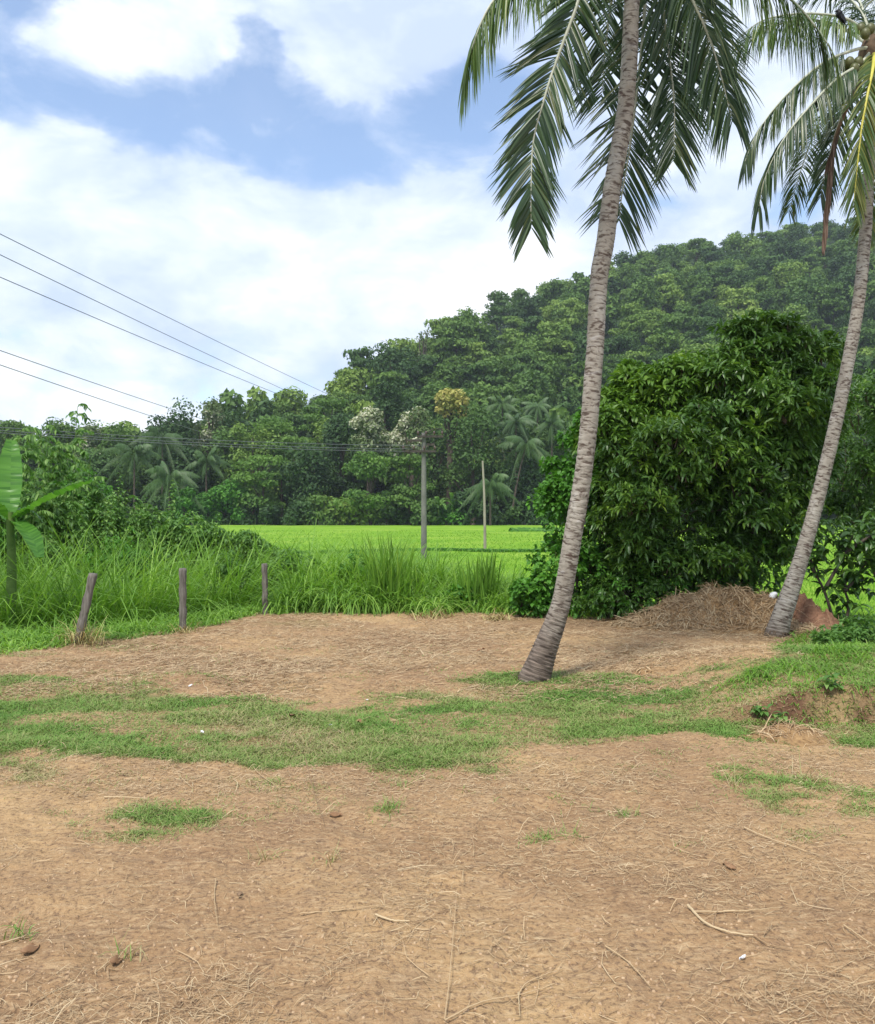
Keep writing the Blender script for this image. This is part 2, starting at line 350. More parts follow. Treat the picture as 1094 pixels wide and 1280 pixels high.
# ------------------------------------------------------------------ hill
rid = np.array([(-900, 600, 230), (-300, 585, 230), (0, 560, 230), (180, 545, 225), (300, 520, 225), (370, 496, 225), (400, 490, 230), (440, 470, 240), (480, 446, 255), (520, 428, 275), (560, 414, 295), (600, 399, 315), (640, 380, 335), (700, 362, 355), (760, 340, 375), (800, 322, 390), (850, 307, 400), (880, 301, 410), (920, 299, 415), (960, 292, 420), (1000, 284, 425), (1050, 279, 425), (1094, 271, 425), (1300, 245, 425), (1700, 270, 420), (2400, 420, 400)], float)
ra = (rid[:, 0]-CX)/F_
TREE_H = 6.5
def ridge(a):
    d = np.interp(a, ra, rid[:, 2]); py = np.interp(a, ra, rid[:, 1])
    return d, EYE+(CY-py)/F_*d-TREE_H
def hz(a, y):
    d, H = ridge(a); y0 = np.interp(a, [-2, -.2, .1, .6], [168, 168, 172, 178])
    t = (y-y0)/(d-y0)
    return np.where(t < 1, FIELD-1+(H-FIELD+1)*np.clip(t, 0, 1)**.97, H-(np.maximum(t-1, 0)*40))+3*(fbm(a*20, y*.02)-.5)*np.clip(t, 0, 1)
aa = np.linspace(-1.05, 1.25, 260); yy = np.linspace(150, 560, 120)
A_, Y = np.meshgrid(aa, yy); X = A_*Y; Z = hz(A_, Y); Z = np.where(Y < 155, FIELD-2, Z)
ny, nx = X.shape; i = (np.arange(ny-1)[:, None]*nx+np.arange(nx-1)[None, :]).reshape(-1)
MB().add(np.stack([X, Y, Z], -1).reshape(-1, 3), np.stack([i, i+1, i+nx+1, i+nx], 1)).build('hill', M['hill'])['kind'] = 'structure'

# ------------------------------------------------------------------ far tree prototypes (unit: metres)
def cards(P, N, size, asp=1.7):
    n = len(P); N = nrm(N); r = R.normal(size=(n, 3)); A = nrm(np.cross(N, r)); B = np.cross(N, A)
    s = size*R.uniform(.6, 1.3, n)[:, None]
    V = np.stack([P-A*s*asp/2, P-B*s/2+N*s*.12, P+A*s*asp/2, P+B*s/2+N*s*.12], 1).reshape(-1, 3)
    b = np.arange(n)*4
    return V, np.stack([b, b+1, b+2, b+3], 1)
def crown(mb, H, W, nb, ncard, size, base=.25, flat=1.0, m=0, layered=False, seedv=None):
    """foliage clumps set over an uneven crown between base*H and H"""
    ph = R.random(nb)*2*pi; u = R.random(nb)**.55
    hh = R.random(nb)
    rr = W/2*u*np.sqrt(np.clip(1-(hh*1.0)**2*.8, .05, 1))*.82
    C = np.stack([np.cos(ph)*rr, np.sin(ph)*rr, H*(base+(1-base)*(.12+.76*hh))], 1)
    rb = W*R.uniform(.12, .21, nb)
    bi = R.integers(0, nb, ncard); d = nrm(R.normal(size=(ncard, 3))+np.array([0, 0, .35]))
    sc_ = np.array([1, 1, .82*flat if not layered else .36])
    rad = rb[bi]*R.uniform(.55, 1.28, ncard)
    P = C[bi]+d*rad[:, None]*sc_
    N = d*1.0+R.normal(size=(ncard, 3))*.65+np.array([0, 0, .35])
    V, F = cards(P, N, size)
    cv = R.random(nb)
    mb.add(V, F, np.clip(cv[bi]*.55+R.random(ncard)*.45, 0, 1), m)
    return C
def tree_mesh(H, W, nb, ncard, size, base=.25, **kw):
    mb = MB(); C = crown(mb, H, W, nb, ncard, size, base, **kw)
    tr = MB()
    V, F, uv = tube(spline([(0, 0, -1), (.02*W, .01*W, H*base), (0, 0, H*.8)], 8), np.linspace(.028*H, .006*H, 8), 7); tr.add(V, F, 0, 0)
    for c in C[R.permutation(len(C))[:7]]:
        V, F, uv = tube(spline([(0, 0, c[2]*.5), (c[0]*.5, c[1]*.5, c[2]*.75), c], 5), np.linspace(.01*H, .003*H, 5), 5); tr.add(V, F, 0, 0)
    return mb, tr
def combine(cr, tr, name, mats):
    b = MB(); b.add(np.concatenate(cr.V), np.concatenate(cr.F), np.concatenate(cr.A), 0); b.add(np.concatenate(tr.V), np.concatenate(tr.F), 0, 1)
    return b
# hillside prototypes
HP = []
for q in range(7):
    H = R.uniform(8.5, 12); W = R.uniform(9, 13)
    c_, t_ = tree_mesh(H, W, int(R.uniform(18, 32)), 2900, .55, .12, layered=(q % 3 == 0))
    HP.append((combine(c_, t_, 'x', None)))
protos = []
# scatter on the hill by blue-noise-like rejection
cand = []
N_ = 26000
ca = R.uniform(-.5, .62, N_); tt = R.random(N_)
cd, cH = ridge(ca); y0 = 176; cy = y0+(cd*1.03-y0)*tt; cx = ca*cy
pts = []; cells = {}
for x, y in zip(cx, cy):                               # keep crowns a crown's width apart
    sp = np.interp(y, [176, 260, 420], [6.3, 7.6, 9.0]); gx_, gy_ = int(x//9.5), int(y//9.5); ok = True
    for ii in (-1, 0, 1):
        for jj in (-1, 0, 1):
            for (u, w) in cells.get((gx_+ii, gy_+jj), ()):
                if (x-u)**2+(y-w)**2*.75 < sp*sp: ok = False; break
    if ok: pts.append((x, y)); cells.setdefault((gx_, gy_), []).append((x, y))
pts = np.array(pts); print('hill trees', len(pts))
pa = pts[:, 0]/pts[:, 1]; pz = hz(pa, pts[:, 1])
ppx = CX+pa*F_; ppy = CY-(pz+5-EYE)/pts[:, 1]*F_
vis = (ppx > 340)&(ppx < 1110)&(ppy < 560)
def not_hidden(px, py): return ~((px > 690)&(px < 1100)&(py > 470))&~((px > 720)&(px < 770))
vis &= not_hidden(ppx, ppy)
# ranking: nearest (largest) first
order = np.argsort(pts[:, 1]); chosen = [j for j in order if vis[j]][:290]
chosen_set = set(chosen)
lab_hill = ['round dark green tree crown among hundreds covering the hillside', 'leafy mid green tree crown in the unbroken canopy of the hillside']
proto_objs = []
for q, b in enumerate(HP):
    proto_objs.append(b)
me_cache = {}
for j in chosen:
    q = int(R.integers(0, len(HP)))
    if q not in me_cache:
        o = HP[q].build('hillside_tree', [M['forest'], M['bark']], smooth=False); me_cache[q] = o
    else:
        o = me_cache[q].copy(); COL.objects.link(o)
    s = R.uniform(.62, 1.38); o.scale = (s*R.uniform(.9, 1.1), s, s*R.uniform(.85, 1.2)); o.rotation_euler = (0, 0, R.random()*6.28)
    o.location = (pts[j, 0], pts[j, 1], pz[j]-.3)
    tag(o, 'broad leafy tree, one of the many crowns that cover the hillside forest', 'tree', 'trees of the hillside forest')
# the rest of the forest is one mass
mb = MB(); tv = []
LP = []
for q in range(5):
    c_, t_ = tree_mesh(R.uniform(8.5, 12), R.uniform(9, 13), 18, 900, .95, .22); LP.append((np.concatenate(c_.V), np.concatenate(c_.F), np.concatenate(c_.A)))
for j in range(len(pts)):
    if j in chosen_set: continue
    V, F, A = LP[int(R.integers(0, 5))]; s = R.uniform(.62, 1.38); th = R.random()*6.28; cs, sn = math.cos(th)*s, math.sin(th)*s
    V2 = np.stack([V[:, 0]*cs-V[:, 1]*sn+pts[j, 0], V[:, 0]*sn+V[:, 1]*cs+pts[j, 1], V[:, 2]*s*R.uniform(.85, 1.2)+pz[j]-.3], 1)
    mb.add(V2, F, A, 0); tv.append(np.full(len(V2), R.random()))
tag(mb.build('hillside_forest', [M['forest']], smooth=False, extra={'t': np.concatenate(tv)}), 'dense green forest mass filling in the hillside', 'forest', kind='stuff')

# ------------------------------------------------------------------ tree line beyond the field
def make_tree(name, px, base_py, top_py, wpx, d, mat, label, cat='tree', group=None, nb=26, nc=4200, size=None, base=.12, layered=False, barkm='bark', flat=1.0):
    x = (px-CX)/F_*d; zb = EYE-(base_py-CY)/F_*d; zt = EYE-(top_py-CY)/F_*d; H = zt-zb; W = wpx/F_*d
    size = size or .0026*d
    cr, tr = tree_mesh(H, W, nb, nc, size, base, layered=layered, flat=flat)
    r = empty(name, (x, d, zb), label, cat, group)
    cr.build('crown', M[mat], r, smooth=False); tr.build('trunk', M[barkm], r)
    return r
GBACK = 'trees of the tree line beyond the rice field'
specials = [
 # name, px, base, top, w, d, mat, label, opts
 ('broadleaf_tree', 212, 655, 490, 92, 178, 'dark', 'dark round crowned tree rising highest on the left skyline', dict(nb=34, nc=6000)),
 ('flowering_tree', 262, 655, 496, 60, 182, 'bloomw', 'pale leafed tree on the skyline just right of the tall dark round crown', dict(nb=16, nc=1800, base=.5)),
 ('broadleaf_tree', 148, 655, 522, 70, 172, 'forest', 'grey green bushy tree between the spindly sapling and the tall dark round crown', {}),
 ('broadleaf_tree', 68, 655, 516, 34, 185, 'dark', 'narrow bushy tree poking above the left skyline next to the spindly sapling', dict(nb=12, nc=1600, base=.4)),
 ('broadleaf_tree', 15, 655, 515, 60, 182, 'forest', 'leftmost skyline tree above the feathery saplings', {}),
 ('broadleaf_tree', 115, 655, 527, 55, 180, 'bloomw', 'cream tinged tree on the skyline right behind the spindly sapling', dict(nb=14, nc=1800, base=.5)),
 ('broadleaf_tree', 300, 655, 508, 80, 180, 'dark', 'dark tree on the skyline midway between the round crown and the hill foot', {}),
 ('broadleaf_tree', 350, 655, 512, 90, 176, 'light', 'light green spreading tree on the skyline where the three upper wires end', dict(layered=True)),
 ('broadleaf_tree', 405, 655, 478, 80, 190, 'light', 'light green tree at the left foot of the wooded ridge', dict(layered=True)),
 ('broadleaf_tree', 492, 655, 425, 80, 235, 'dark', 'large dark domed tree standing out from the ridge above the flowering trees', dict(nb=34, nc=5000, base=.5)),
 ('broadleaf_tree', 485, 655, 470, 76, 184, 'dark', 'dark green round tree directly above the white flowering pair', dict(nb=30, nc=5000, base=.3)),
 ('flowering_tree', 461, 655, 511, 58, 160, 'bloomw', 'white blossomed tree left of the utility pole top', dict(nb=22, nc=3600, base=.6)),
 ('flowering_tree', 514, 655, 508, 56, 160, 'bloomw', 'white blossomed tree with a yellow crown top right behind the utility pole crossarms', dict(nb=22, nc=3600, base=.55)),
 ('flowering_tree', 562, 655, 489, 48, 172, 'bloomy', 'yellow blossomed tree above and right of the utility pole', dict(nb=16, nc=2600, base=.8)),
 ('broadleaf_tree', 425, 656, 510, 70, 168, 'dark', 'dark leafy tree left of the white blossomed tree', {}),
 ('broadleaf_tree', 385, 657, 548, 80, 160, 'dark', 'deep green shady tree at the field edge with dark hollow beneath', dict(nb=30)),
 ('broadleaf_tree', 328, 657, 562, 84, 160, 'light', 'feathery light green tree at the field edge right of the big coconut palm', dict(layered=True)),
 ('broadleaf_tree', 285, 657, 600, 60, 158, 'creeper', 'low bright bushy tree beside the coconut palm trunk', dict(base=.05)),
 ('broadleaf_tree', 462, 657, 560, 84, 153, 'light', 'yellow green feathery tree at the field edge left of the utility pole', dict(layered=True, nb=30)),
 ('broadleaf_tree', 512, 657, 562, 66, 154, 'forest', 'olive green narrow tree hugging the left side of the utility pole', dict(layered=True)),
 ('broadleaf_tree', 590, 657, 500, 100, 170, 'forest', 'wide leafy tree right of the utility pole crossarms', dict(nb=34, nc=5200)),
 ('broadleaf_tree', 640, 657, 512, 90, 178, 'dark', 'dark tree behind the cluster of coconut palms', {}),
 ('broadleaf_tree', 700, 657, 505, 90, 180, 'forest', 'leafy tree seen beside the leaning palm trunk on its left', {}),
 ('broadleaf_tree', 655, 657, 560, 70, 165, 'dark', 'shady tree under the upper coconut palms', {}),
 ('broadleaf_tree', 240, 657, 560, 70, 168, 'dark', 'dark tree right behind the big coconut palm crown', {}),
 ('broadleaf_tree', 120, 657, 565, 80, 165, 'forest', 'bushy tree at the field edge left of the coconut palms', {}),
 ('dry_tree', 905, 520, 428, 26, 300, 'brownleaf', 'rust brown crown on the hillside just above the big leafy tree', dict(nb=6, nc=900, base=.7)),
 ('dead_tree', 530, 560, 402, 32, 262, 'bloomw', 'thin pale almost leafless tree against the sky on the ridge line', dict(nb=8, nc=160, base=.5, size=.6)),
]
for nm, px, b, t_, w, d, mt, lab, o in specials: make_tree(nm, px, b, t_, w, d, mt, lab, 'tree', **o)
for px in np.arange(-210, 760, 38):
    d = R.uniform(170, 190); make_tree('broadleaf_tree', px+R.uniform(-10, 10), 656, R.uniform(514, 545) if px < 400 else R.uniform(500, 545), R.uniform(70, 100), d, 'forest', 'leafy green tree in the back rows of the tree line beyond the rice field', 'tree', GBACK, nc=3000)
for px in np.arange(720, 1400, 60):
    d = R.uniform(165, 185); make_tree('broadleaf_tree', px, 656, R.uniform(500, 540), R.uniform(90, 120), d, 'forest', 'leafy green tree at the foot of the hill behind the large leafy trees', 'tree', 'trees at the foot of the hill', nc=2600)
for px in np.arange(-200, 700, 27):
    make_tree('bush', px+R.uniform(-8, 8), 658, R.uniform(608, 640), R.uniform(34, 60), R.uniform(149, 158), R.choice(['dark', 'forest', 'creeper', 'dark']), 'low dark green bush lining the far edge of the rice field', 'bush', 'bushes along the far field edge', nb=12, nc=1500, base=0)

# far palms
def far_palm(px, base_py, hub_py, rpx, d, lab, lean=0., nf=22, stand=None):
    rpx *= R.uniform(.95, 1.12)
    x = (px-CX)/F_*d; zb = EYE-(base_py-CY)/F_*d; zh = EYE-(hub_py-CY)/F_*d; Rr = rpx/F_*d
    r = empty('coconut_palm', (x, d, zb), lab, 'palm tree', 'coconut palms beyond the field')
    V, F, uv = tube(spline([(0, 0, 0), (lean*.4, 0, (zh-zb)*.5), (lean, 0, zh-zb)], 9), np.linspace(.22, .13, 9), 8)
    MB().add(V, F, 0).build('trunk', M['bark'], r)
    mb = MB()
    for i in range(nf):
        th = i*2.4+R.random()*.4; el = R.uniform(-.5, 1.25)
        D = np.array([math.cos(th)*math.cos(el), math.sin(th)*math.cos(el), math.sin(el)])
        t = np.linspace(0, 1, 9)[:, None]
        pth = np.array([lean, 0, zh-zb])+D*Rr*R.uniform(.8, 1.1)*t+np.array([0, 0, -1.])*Rr*R.uniform(.6, .95)*t**2*(1.0-.25*math.sin(el))
        pp = spline(pth, 34); T = nrm(np.gradient(pp, axis=0)); S = nrm(np.cross(T, [0, 0, 1.]))
        for sg in (-1, 1):
            L = Rr*.27*np.sin(np.linspace(.25, 3.0, 34)); V, F, a = strips(pp, T*.5+S*sg*.7+np.array([0, 0, -.35]), T, L*R.uniform(.7, 1.2, 34), .13, 1.5, 3, [1, .8, .1]); mb.add(V, F, a*.6+.4*R.random())
        V, F, uv = tube(pp, np.linspace(.07, .02, 34), 4); mb.add(V, F, .6)
    mb.build('crown', M['farpalm'], r)
far_palm(212, 640, 598, 46, 150, 'big coconut palm with a short thick trunk at the left field edge')
far_palm(168, 655, 567, 46, 158, 'coconut palm with drooping fronds left of the big short trunk palm')
far_palm(203, 655, 548, 44, 166, 'coconut palm rising behind the big short trunk palm')
far_palm(258, 655, 575, 34, 160, 'coconut palm partly hidden right of the big short trunk palm')
far_palm(613, 657, 605, 44, 150, 'coconut palm with orange fruit bunch behind the thin pole')
far_palm(638, 657, 556, 40, 160, 'leaning coconut palm above and right of the thin pole', 3.)
far_palm(645, 657, 528, 34, 170, 'tall palm crown above the thin pole')
far_palm(690, 657, 530, 30, 172, 'coconut palm crown just left of the near leaning trunk')
far_palm(628, 657, 505, 30, 182, 'small distant coconut palm crown above all the others')
far_palm(672, 657, 508, 26, 185, 'distant coconut palm upper left of the leaning trunk')
far_palm(352, 657, 585, 30, 163, 'coconut palm in shade amid the field edge trees')
# far banana clump
def banana(name, base, H, leaves, lab, mat='banana', L=2.2, W=.5, group=None):
    r = empty(name, base, lab, 'banana plant', group)
    V, F, uv = tube(spline([(0, 0, -.2), (.03, 0, H*.5), (.0, 0, H)], 8), np.linspace(.10, .06, 8)*H/2, 9); MB().add(V, F, 0).build('stem', M['greenstem'], r)
    for th, el, ll, cu in leaves:
        D = np.array([[math.cos(th)*math.cos(el), math.sin(th)*math.cos(el), math.sin(el)]]); S = nrm(np.cross(D, [0, 0, 1.]))
        V, F, a = strips([[0, 0, H*.9]], D, S, L*ll, W, cu, 60, np.concatenate([[.06, .1, .3], np.sin(np.linspace(.5, 2.9, 16))**.6]), fold=.35)
        V[:, 2] += R.normal(0, .010, len(V)); MB().add(V, F, R.random(len(F))).build('leaf', M[mat], r)
for q, (px, py, s) in enumerate(((548, 628, 1.), (566, 622, 1.1), (538, 634, .8))):
    banana('banana_plant', P3(px, 656, 152), 3.6*s, [(th, R.uniform(.4, 1.2), 1.6, R.uniform(.4, 1)) for th in np.linspace(0, 6, 9)], ['banana plant at the far field edge directly right of the utility pole', 'taller banana plant at the far field edge between the two poles', 'small banana plant at the far field edge hugging the utility pole'][q], 'shrub', 2.2, .75)

# ------------------------------------------------------------------ poles and wires
b = P3(530, 697, 43.); b[2] = FIELD
r = empty('utility_pole', b, 'grey concrete utility pole with two crossarms standing in the rice field', 'utility pole')
hp = P3(530, 541, 43.)[2]-FIELD
V, F, uv = tube([(0, 0, 0), (0, 0, hp*.5), (0, 0, hp)], [.155, .135, .115], 8); MB().add(V, F, 0).build('pole', M['concrete'], r)
def boxv(c, s):
    c = np.array(c); s = np.array(s)/2; q = np.array([(-1, -1, -1), (1, -1, -1), (1, 1, -1), (-1, 1, -1), (-1, -1, 1), (1, -1, 1), (1, 1, 1), (-1, 1, 1)])
    return c+q*s, np.array([(0, 3, 2, 1), (4, 5, 6, 7), (0, 1, 5, 4), (1, 2, 6, 5), (2, 3, 7, 6), (3, 0, 4, 7)])
def zz(py, d): return EYE-(py-CY)/F_*d-FIELD
for zt, x0, x1 in ((zz(546, 43), -.35, 1.0), (zz(564.5, 43), -1.1, .62)):
    mb = MB(); V, F = boxv(((x0+x1)/2, -.2, zt), (x1-x0, .09, .11)); mb.add(V, F, 0); mb.build('crossarm', M['steel'], r, smooth=False)
    for xi in np.linspace(x0+.06, x1-.06, 4):
        V, F, uv = tube([(xi, -.2, zt+.056), (xi, -.2, zt+.1), (xi, -.2, zt+.14), (xi, -.2, zt+.2), (xi, -.2, zt+.26), (xi, -.2, zt+.28)], [.02, .03, .07, .045, .06, .005], 10)
        MB().add(V, F, 0).build('insulator', M['ceramic'], r)
for yy_, x0, x1 in ((556, .15, .55), (551, -.8, -.1)):
    V, F = boxv(((x0+x1)/2, -.18, zz(yy_, 43)), (x1-x0, .1, .12)); MB().add(V, F, 0).build('bracket', M['steel'], r, smooth=False)
V, F, uv = tube(spline([(.9, -.2, zz(546, 43)), (.95, -.2, zz(538, 43)), (.5, -.2, zz(537, 43)), (.1, -.2, zz(542, 43))], 12), .025, 5); MB().add(V, F, 0).build('jumper_cable', M['steel'], r)
b = P3(606.5, 686, 53.6); b[2] = FIELD
o = MB(); V, F, uv = tube(spline([(0, 0, 0), (-.02, 0, 2.), (-.06, 0, 4), (-.16, 0, P3(604, 576, 53.6)[2]-FIELD)], 12), np.linspace(.10, .06, 12), 8); o.add(V, F, 0)
o = o.build('thin_pole', M['polewood'], loc=b); tag(o, 'thin pale bare pole standing in the rice field right of the utility pole', 'pole')
def wire(a, b, rad, sag, lab, group):
    t = np.linspace(0, 1, 40)[:, None]; a = np.array(a); b = np.array(b); p = a*(1-t)+b*t; p[:, 2] -= (sag*4*t*(1-t))[:, 0]
    V, F, uv = tube(p-p[0], rad, 5); o = MB().add(V, F, 0).build('power_line', M['wire'], loc=p[0]); tag(o, lab, 'power line', group)
def ext(p0, p1, k0, k1):
    v = p1-p0; return p0-v*k0, p1+v*k1
for (p, q, dq, lab) in (((0, 290), (375, 475), 129, 'topmost of the three high wires crossing the left sky'), ((0, 316), (358, 487), 127, 'middle of the three high wires crossing the left sky'), ((0, 344), (345, 490), 118, 'lowest of the three high wires crossing the left sky')):
    a_, b_ = ext(P3(*p, 60), P3(*q, dq), .25, .35); wire(a_, b_, .034, .25, lab, 'high wires over the left sky')
for (p, q, dq, lab) in (((0, 437), (175, 497), 85, 'upper wire of the lower pair in the left sky'), ((0, 455), (168, 512), 87, 'lower wire of the lower pair in the left sky')):
    a_, b_ = ext(P3(*p, 60), P3(*q, dq), .4, .9); wire(a_, b_, .032, .1, lab, 'lower pair of wires in the left sky')
for dx, dz, lab in ((-.95, .0, 'lowest wire running left from the lower crossarm of the utility pole'), (-.6, .12, 'middle wire running left from the lower crossarm of the utility pole'), (-.2, .3, 'uppermost wire running left from the lower crossarm of the utility pole')):
    pe = P3(530, 564.5, 43)+np.array([dx, -.2, dz-.0]); ps_ = P3(-60, 535, 29.5)+np.array([dx*.5, 0, dz*.5])
    wire(ps_, pe, .013, .18, lab, 'wires of the utility pole')

# ------------------------------------------------------------------ fence posts
def post(pxb, pyb, pxt, pyt, w, lab, extra_lean=0.):
    a_ = on0(pxb, pyb); d = a_[1]; t_ = P3(pxt, pyt, d+extra_lean); v = t_-a_; n = 26
    path = a_+v*np.linspace(-.12, 1, n)[:, None]; path += R.normal(0, .002, path.shape)
    ns = 14; th = np.linspace(0, 2*pi, ns+1); jag = 1+.10*np.sin(3*th+1)[None, :]+.06*np.sin(7*th)[None, :]+R.normal(0, .025, (n, ns+1)); jag[:, -1] = jag[:, 0]
    rad = np.full(n, w/F_*d/2*.86)*(1+.08*np.sin(np.arange(n)*.9)); rad[-1] = .001; rad[-2] *= .97; path[-1] = path[-2]+(0, 0, .004)
    V, F, uv = tube(path-a_, rad, ns, jag=jag); o = MB().add(V, F, 0).build('fence_post', M['wood'], loc=a_); tag(o, lab, 'fence post', 'wooden fence posts at the clearing edge')
post(97, 806, 118, 713, 12, 'leftmost wooden fence post, leaning to the right beside a dry tuft', .1)
post(229, 787, 229, 707, 10.5, 'upright wooden fence post, middle of the three')
post(332, 767, 331, 702, 8.5, 'rightmost and palest of the three wooden fence posts')

# ------------------------------------------------------------------ near palms
def trunk_mesh(pts, d0, ringsp=.038, lean_d=0.):
    pp = []; ww = []
    for px, py, w in pts:
        d = d0+lean_d*(pts[0][1]-py)/900.; pp.append(P3(px, py, d)); ww.append(w/F_*d/2)
    le = np.concatenate([[0], np.cumsum(np.linalg.norm(np.diff(pp, axis=0), axis=1))])
    n = 720; path = spline(pp, n); par = np.linspace(0, len(pp)-1, n); rad = np.interp(par, np.arange(len(pp)), ww)
    l = np.concatenate([[0], np.cumsum(np.linalg.norm(np.diff(path, axis=0), axis=1))]); ns = 40; th = np.linspace(0, 2*pi, ns+1)
    wob = l[:, None]+.006*np.sin(th*2+l[:, None]*3)+.012*fbm(l[:, None]*6, np.sin(th)[None, :]*3+9)
    ph = wob/ringsp*(1+.12*np.sin(l[:, None]*1.7)); saw = ph-np.floor(ph)
    h1 = vnoise(np.floor(ph)*3.7, np.cos(th)[None, :]*3+np.sin(th)[None, :]*2+20)
    jag = 1+(.03+.07*h1)*(saw-.5)+.04*(fbm(l[:, None]*5, np.cos(th)[None, :]*2+5)-.5)*2+.03*(fbm(l[:, None]*30, np.sin(th)[None, :]*6+7)-.5)
    jag[:, -1] = jag[:, 0]
    V, F, uv = tube(path, rad, ns, jag=jag); return V, F, uv, path
def frond(parent, pts, N, L=.6, dens=46, droop=.5, fwd=.55, mat='frond', rmat='rachis', W=.034, rr=.016, t0=.22, lag=1., sides=(1, 1), spread=.8, hang=0.):
    """pts: 3-D rachis points from the hub out; N: normal of the blade plane at mid frond"""
    pp = spline(pts, 120); le = np.concatenate([[0], np.cumsum(np.linalg.norm(np.diff(pp, axis=0), axis=1))]); LL = le[-1]
    V, F, uv = tube(pp[::3], np.linspace(rr*1.5, rr*.2, 40), 7)
    o0 = pp[0]
    mb = MB(); n = int(LL*dens*1.25)
    s = np.linspace(t0, 1, n)*LL; P = np.stack([np.interp(s, le, pp[:, q]) for q in range(3)], 1)
    T = nrm(np.stack([np.interp(s, le, np.gradient(pp[:, q], le)) for q in range(3)], 1))
    S = nrm(np.cross(T, np.asarray(N, float))); Nn = nrm(np.cross(S, T)); t = (s/LL-t0)/(1-t0)
    for sg, en in zip((-1, 1), sides):
        if not en: continue
        prof = L*1.12*np.interp(t, [0, .1, .45, .75, .93, 1], [.55, .85, 1.02, .92, .72, .6])*R.uniform(.88, 1.06, n)
        clump = np.repeat(R.normal(0, .19, n//5+1), 5)[:n]
        f = fwd+.55*t**2+clump*1.3+R.normal(0, .05, n)
        D = nrm(np.array([0, 0, -hang])+T*f[:, None]+S*sg*spread+Nn*(.12+clump+R.normal(0, .05, n))[:, None])
        side = nrm(np.cross(D, Nn)*1.0+Nn*(.35*R.normal(0, 1, n))[:, None])
        k = (R.random(n) > .05)&(np.repeat(R.random(n//5+1), 5)[:n] > .04)
        V2, F2, a = strips((P+R.normal(0, .003, P.shape))[k], D[k], side[k], prof[k], W*.50*R.uniform(.75, 1.15, n)[k], droop*R.uniform(.6, 1.4, n)[k], 6, [.45, .9, 1, .9, .7, .42, .04], fold=.3)
        mb.add(V2-o0, F2, a)
    fo = mb.build('frond', M[mat], parent, loc=o0)
    ra_ = MB().add(V-o0, F, 0).build('rachis', M[rmat], fo)
    return fo
def fr(parent, pl, N, **kw): return frond(parent, [P3(*p) for p in pl], N, **kw)
CAMV = np.array([0, -1., .25])
p1 = empty('coconut_palm', on0(667, 852), 'large leaning coconut palm in the middle of the clearing, crown cut by picture top', 'palm tree')
V, F, uv, path1 = trunk_mesh([(664, 875, 46), (667, 853, 41), (675, 830, 35), (685, 802, 29), (695, 775, 25.5), (704, 742, 23), (718, 660, 22.8), (728, 600, 22), (735, 543, 22), (743, 450, 22), (749, 350, 22), (757, 300, 22.5), (767, 225, 21.5), (780, 150, 21.5), (787, 75, 20), (790, 0, 19), (800, -100, 19), (803, -140, 22)], 7.6)
o1 = np.array(p1.location)
MB().add(V-o1, F, 0, uv=uv).build('trunk', M['palm1'], p1)
def roots(parent, c, r):
    n = 260; th = R.random(n)*2*pi; P = np.stack([np.cos(th)*r*.9, np.sin(th)*r*.9, R.uniform(.0, .10, n)], 1)
    V, F, a = strips(P, np.stack([np.cos(th), np.sin(th), R.uniform(-1.6, -.2, n)], 1), np.stack([-np.sin(th), np.cos(th), 0*th], 1), R.uniform(.04, .12, n), .008, .3, 3, [1, 1, .8, .4]); o = MB().add(V, F, a*.3).build('root_skirt', M['fibre'], parent)
def relfix(e):                                       # children were built in world coordinates: make them relative
    for c in e.children:
        if c.name.startswith(('frond', 'fruit', 'coconut', 'crown')): c.location = np.array(c.location)-np.array(e.location)
h = (803, -140, 7.6)
fr(p1, [h, (772, -110, 7.3), (738, -50, 7.05), (720, 10, 6.95), (696, 75, 6.95), (680, 125, 6.95), (667, 175, 7.0), (664, 235, 7.0), (664, 285, 7.05)], CAMV, L=.50, droop=.18, fwd=.75, W=.046, rr=.016, dens=44)
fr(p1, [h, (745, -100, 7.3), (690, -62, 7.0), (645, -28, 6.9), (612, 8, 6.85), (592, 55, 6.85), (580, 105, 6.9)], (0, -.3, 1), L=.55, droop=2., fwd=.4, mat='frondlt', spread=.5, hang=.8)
fr(p1, [h, (806, -60, 7.95), (806, 10, 8.15), (799, 90, 8.2), (788, 180, 8.2), (778, 240, 8.2), (774, 275, 8.2)], CAMV, L=.66, droop=.25, fwd=.6, W=.042, dens=36)
fr(p1, [h, (815, -70, 7.8), (827, 0, 7.9), (835, 60, 8.0), (843, 130, 8.0), (842, 200, 8.0)], CAMV, L=.58, droop=.3, fwd=.65, W=.04, dens=40)
fr(p1, [h, (835, -70, 7.7), (866, 0, 7.6), (888, 50, 7.6), (903, 100, 7.6), (915, 150, 7.6)], (-.6, -.6, .5), L=.62, droop=1.1, fwd=.45, W=.04, dens=44, hang=.35)
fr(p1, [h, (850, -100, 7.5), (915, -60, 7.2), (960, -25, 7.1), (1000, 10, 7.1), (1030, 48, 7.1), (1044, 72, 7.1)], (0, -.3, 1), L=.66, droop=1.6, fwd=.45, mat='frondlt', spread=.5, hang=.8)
fr(p1, [h, (782, -60, 8.2), (765, 0, 8.5), (757, 60, 8.6), (752, 120, 8.6)], CAMV, L=.62, droop=.3, fwd=.6, W=.04, dens=36)
fr(p1, [h, (850, -80, 8.2), (876, 0, 8.6), (886, 70, 8.7), (880, 130, 8.7)], CAMV, L=.62, droop=.3, fwd=.6, W=.04, dens=36)
fr(p1, [h, (755, -90, 7.9), (710, -62, 8.0), (670, -45, 8.0), (635, -30, 8.0)], (0, -.3, 1), L=.6, droop=1.8, fwd=.4, dens=44, mat='frondlt', spread=.5, hang=.8)
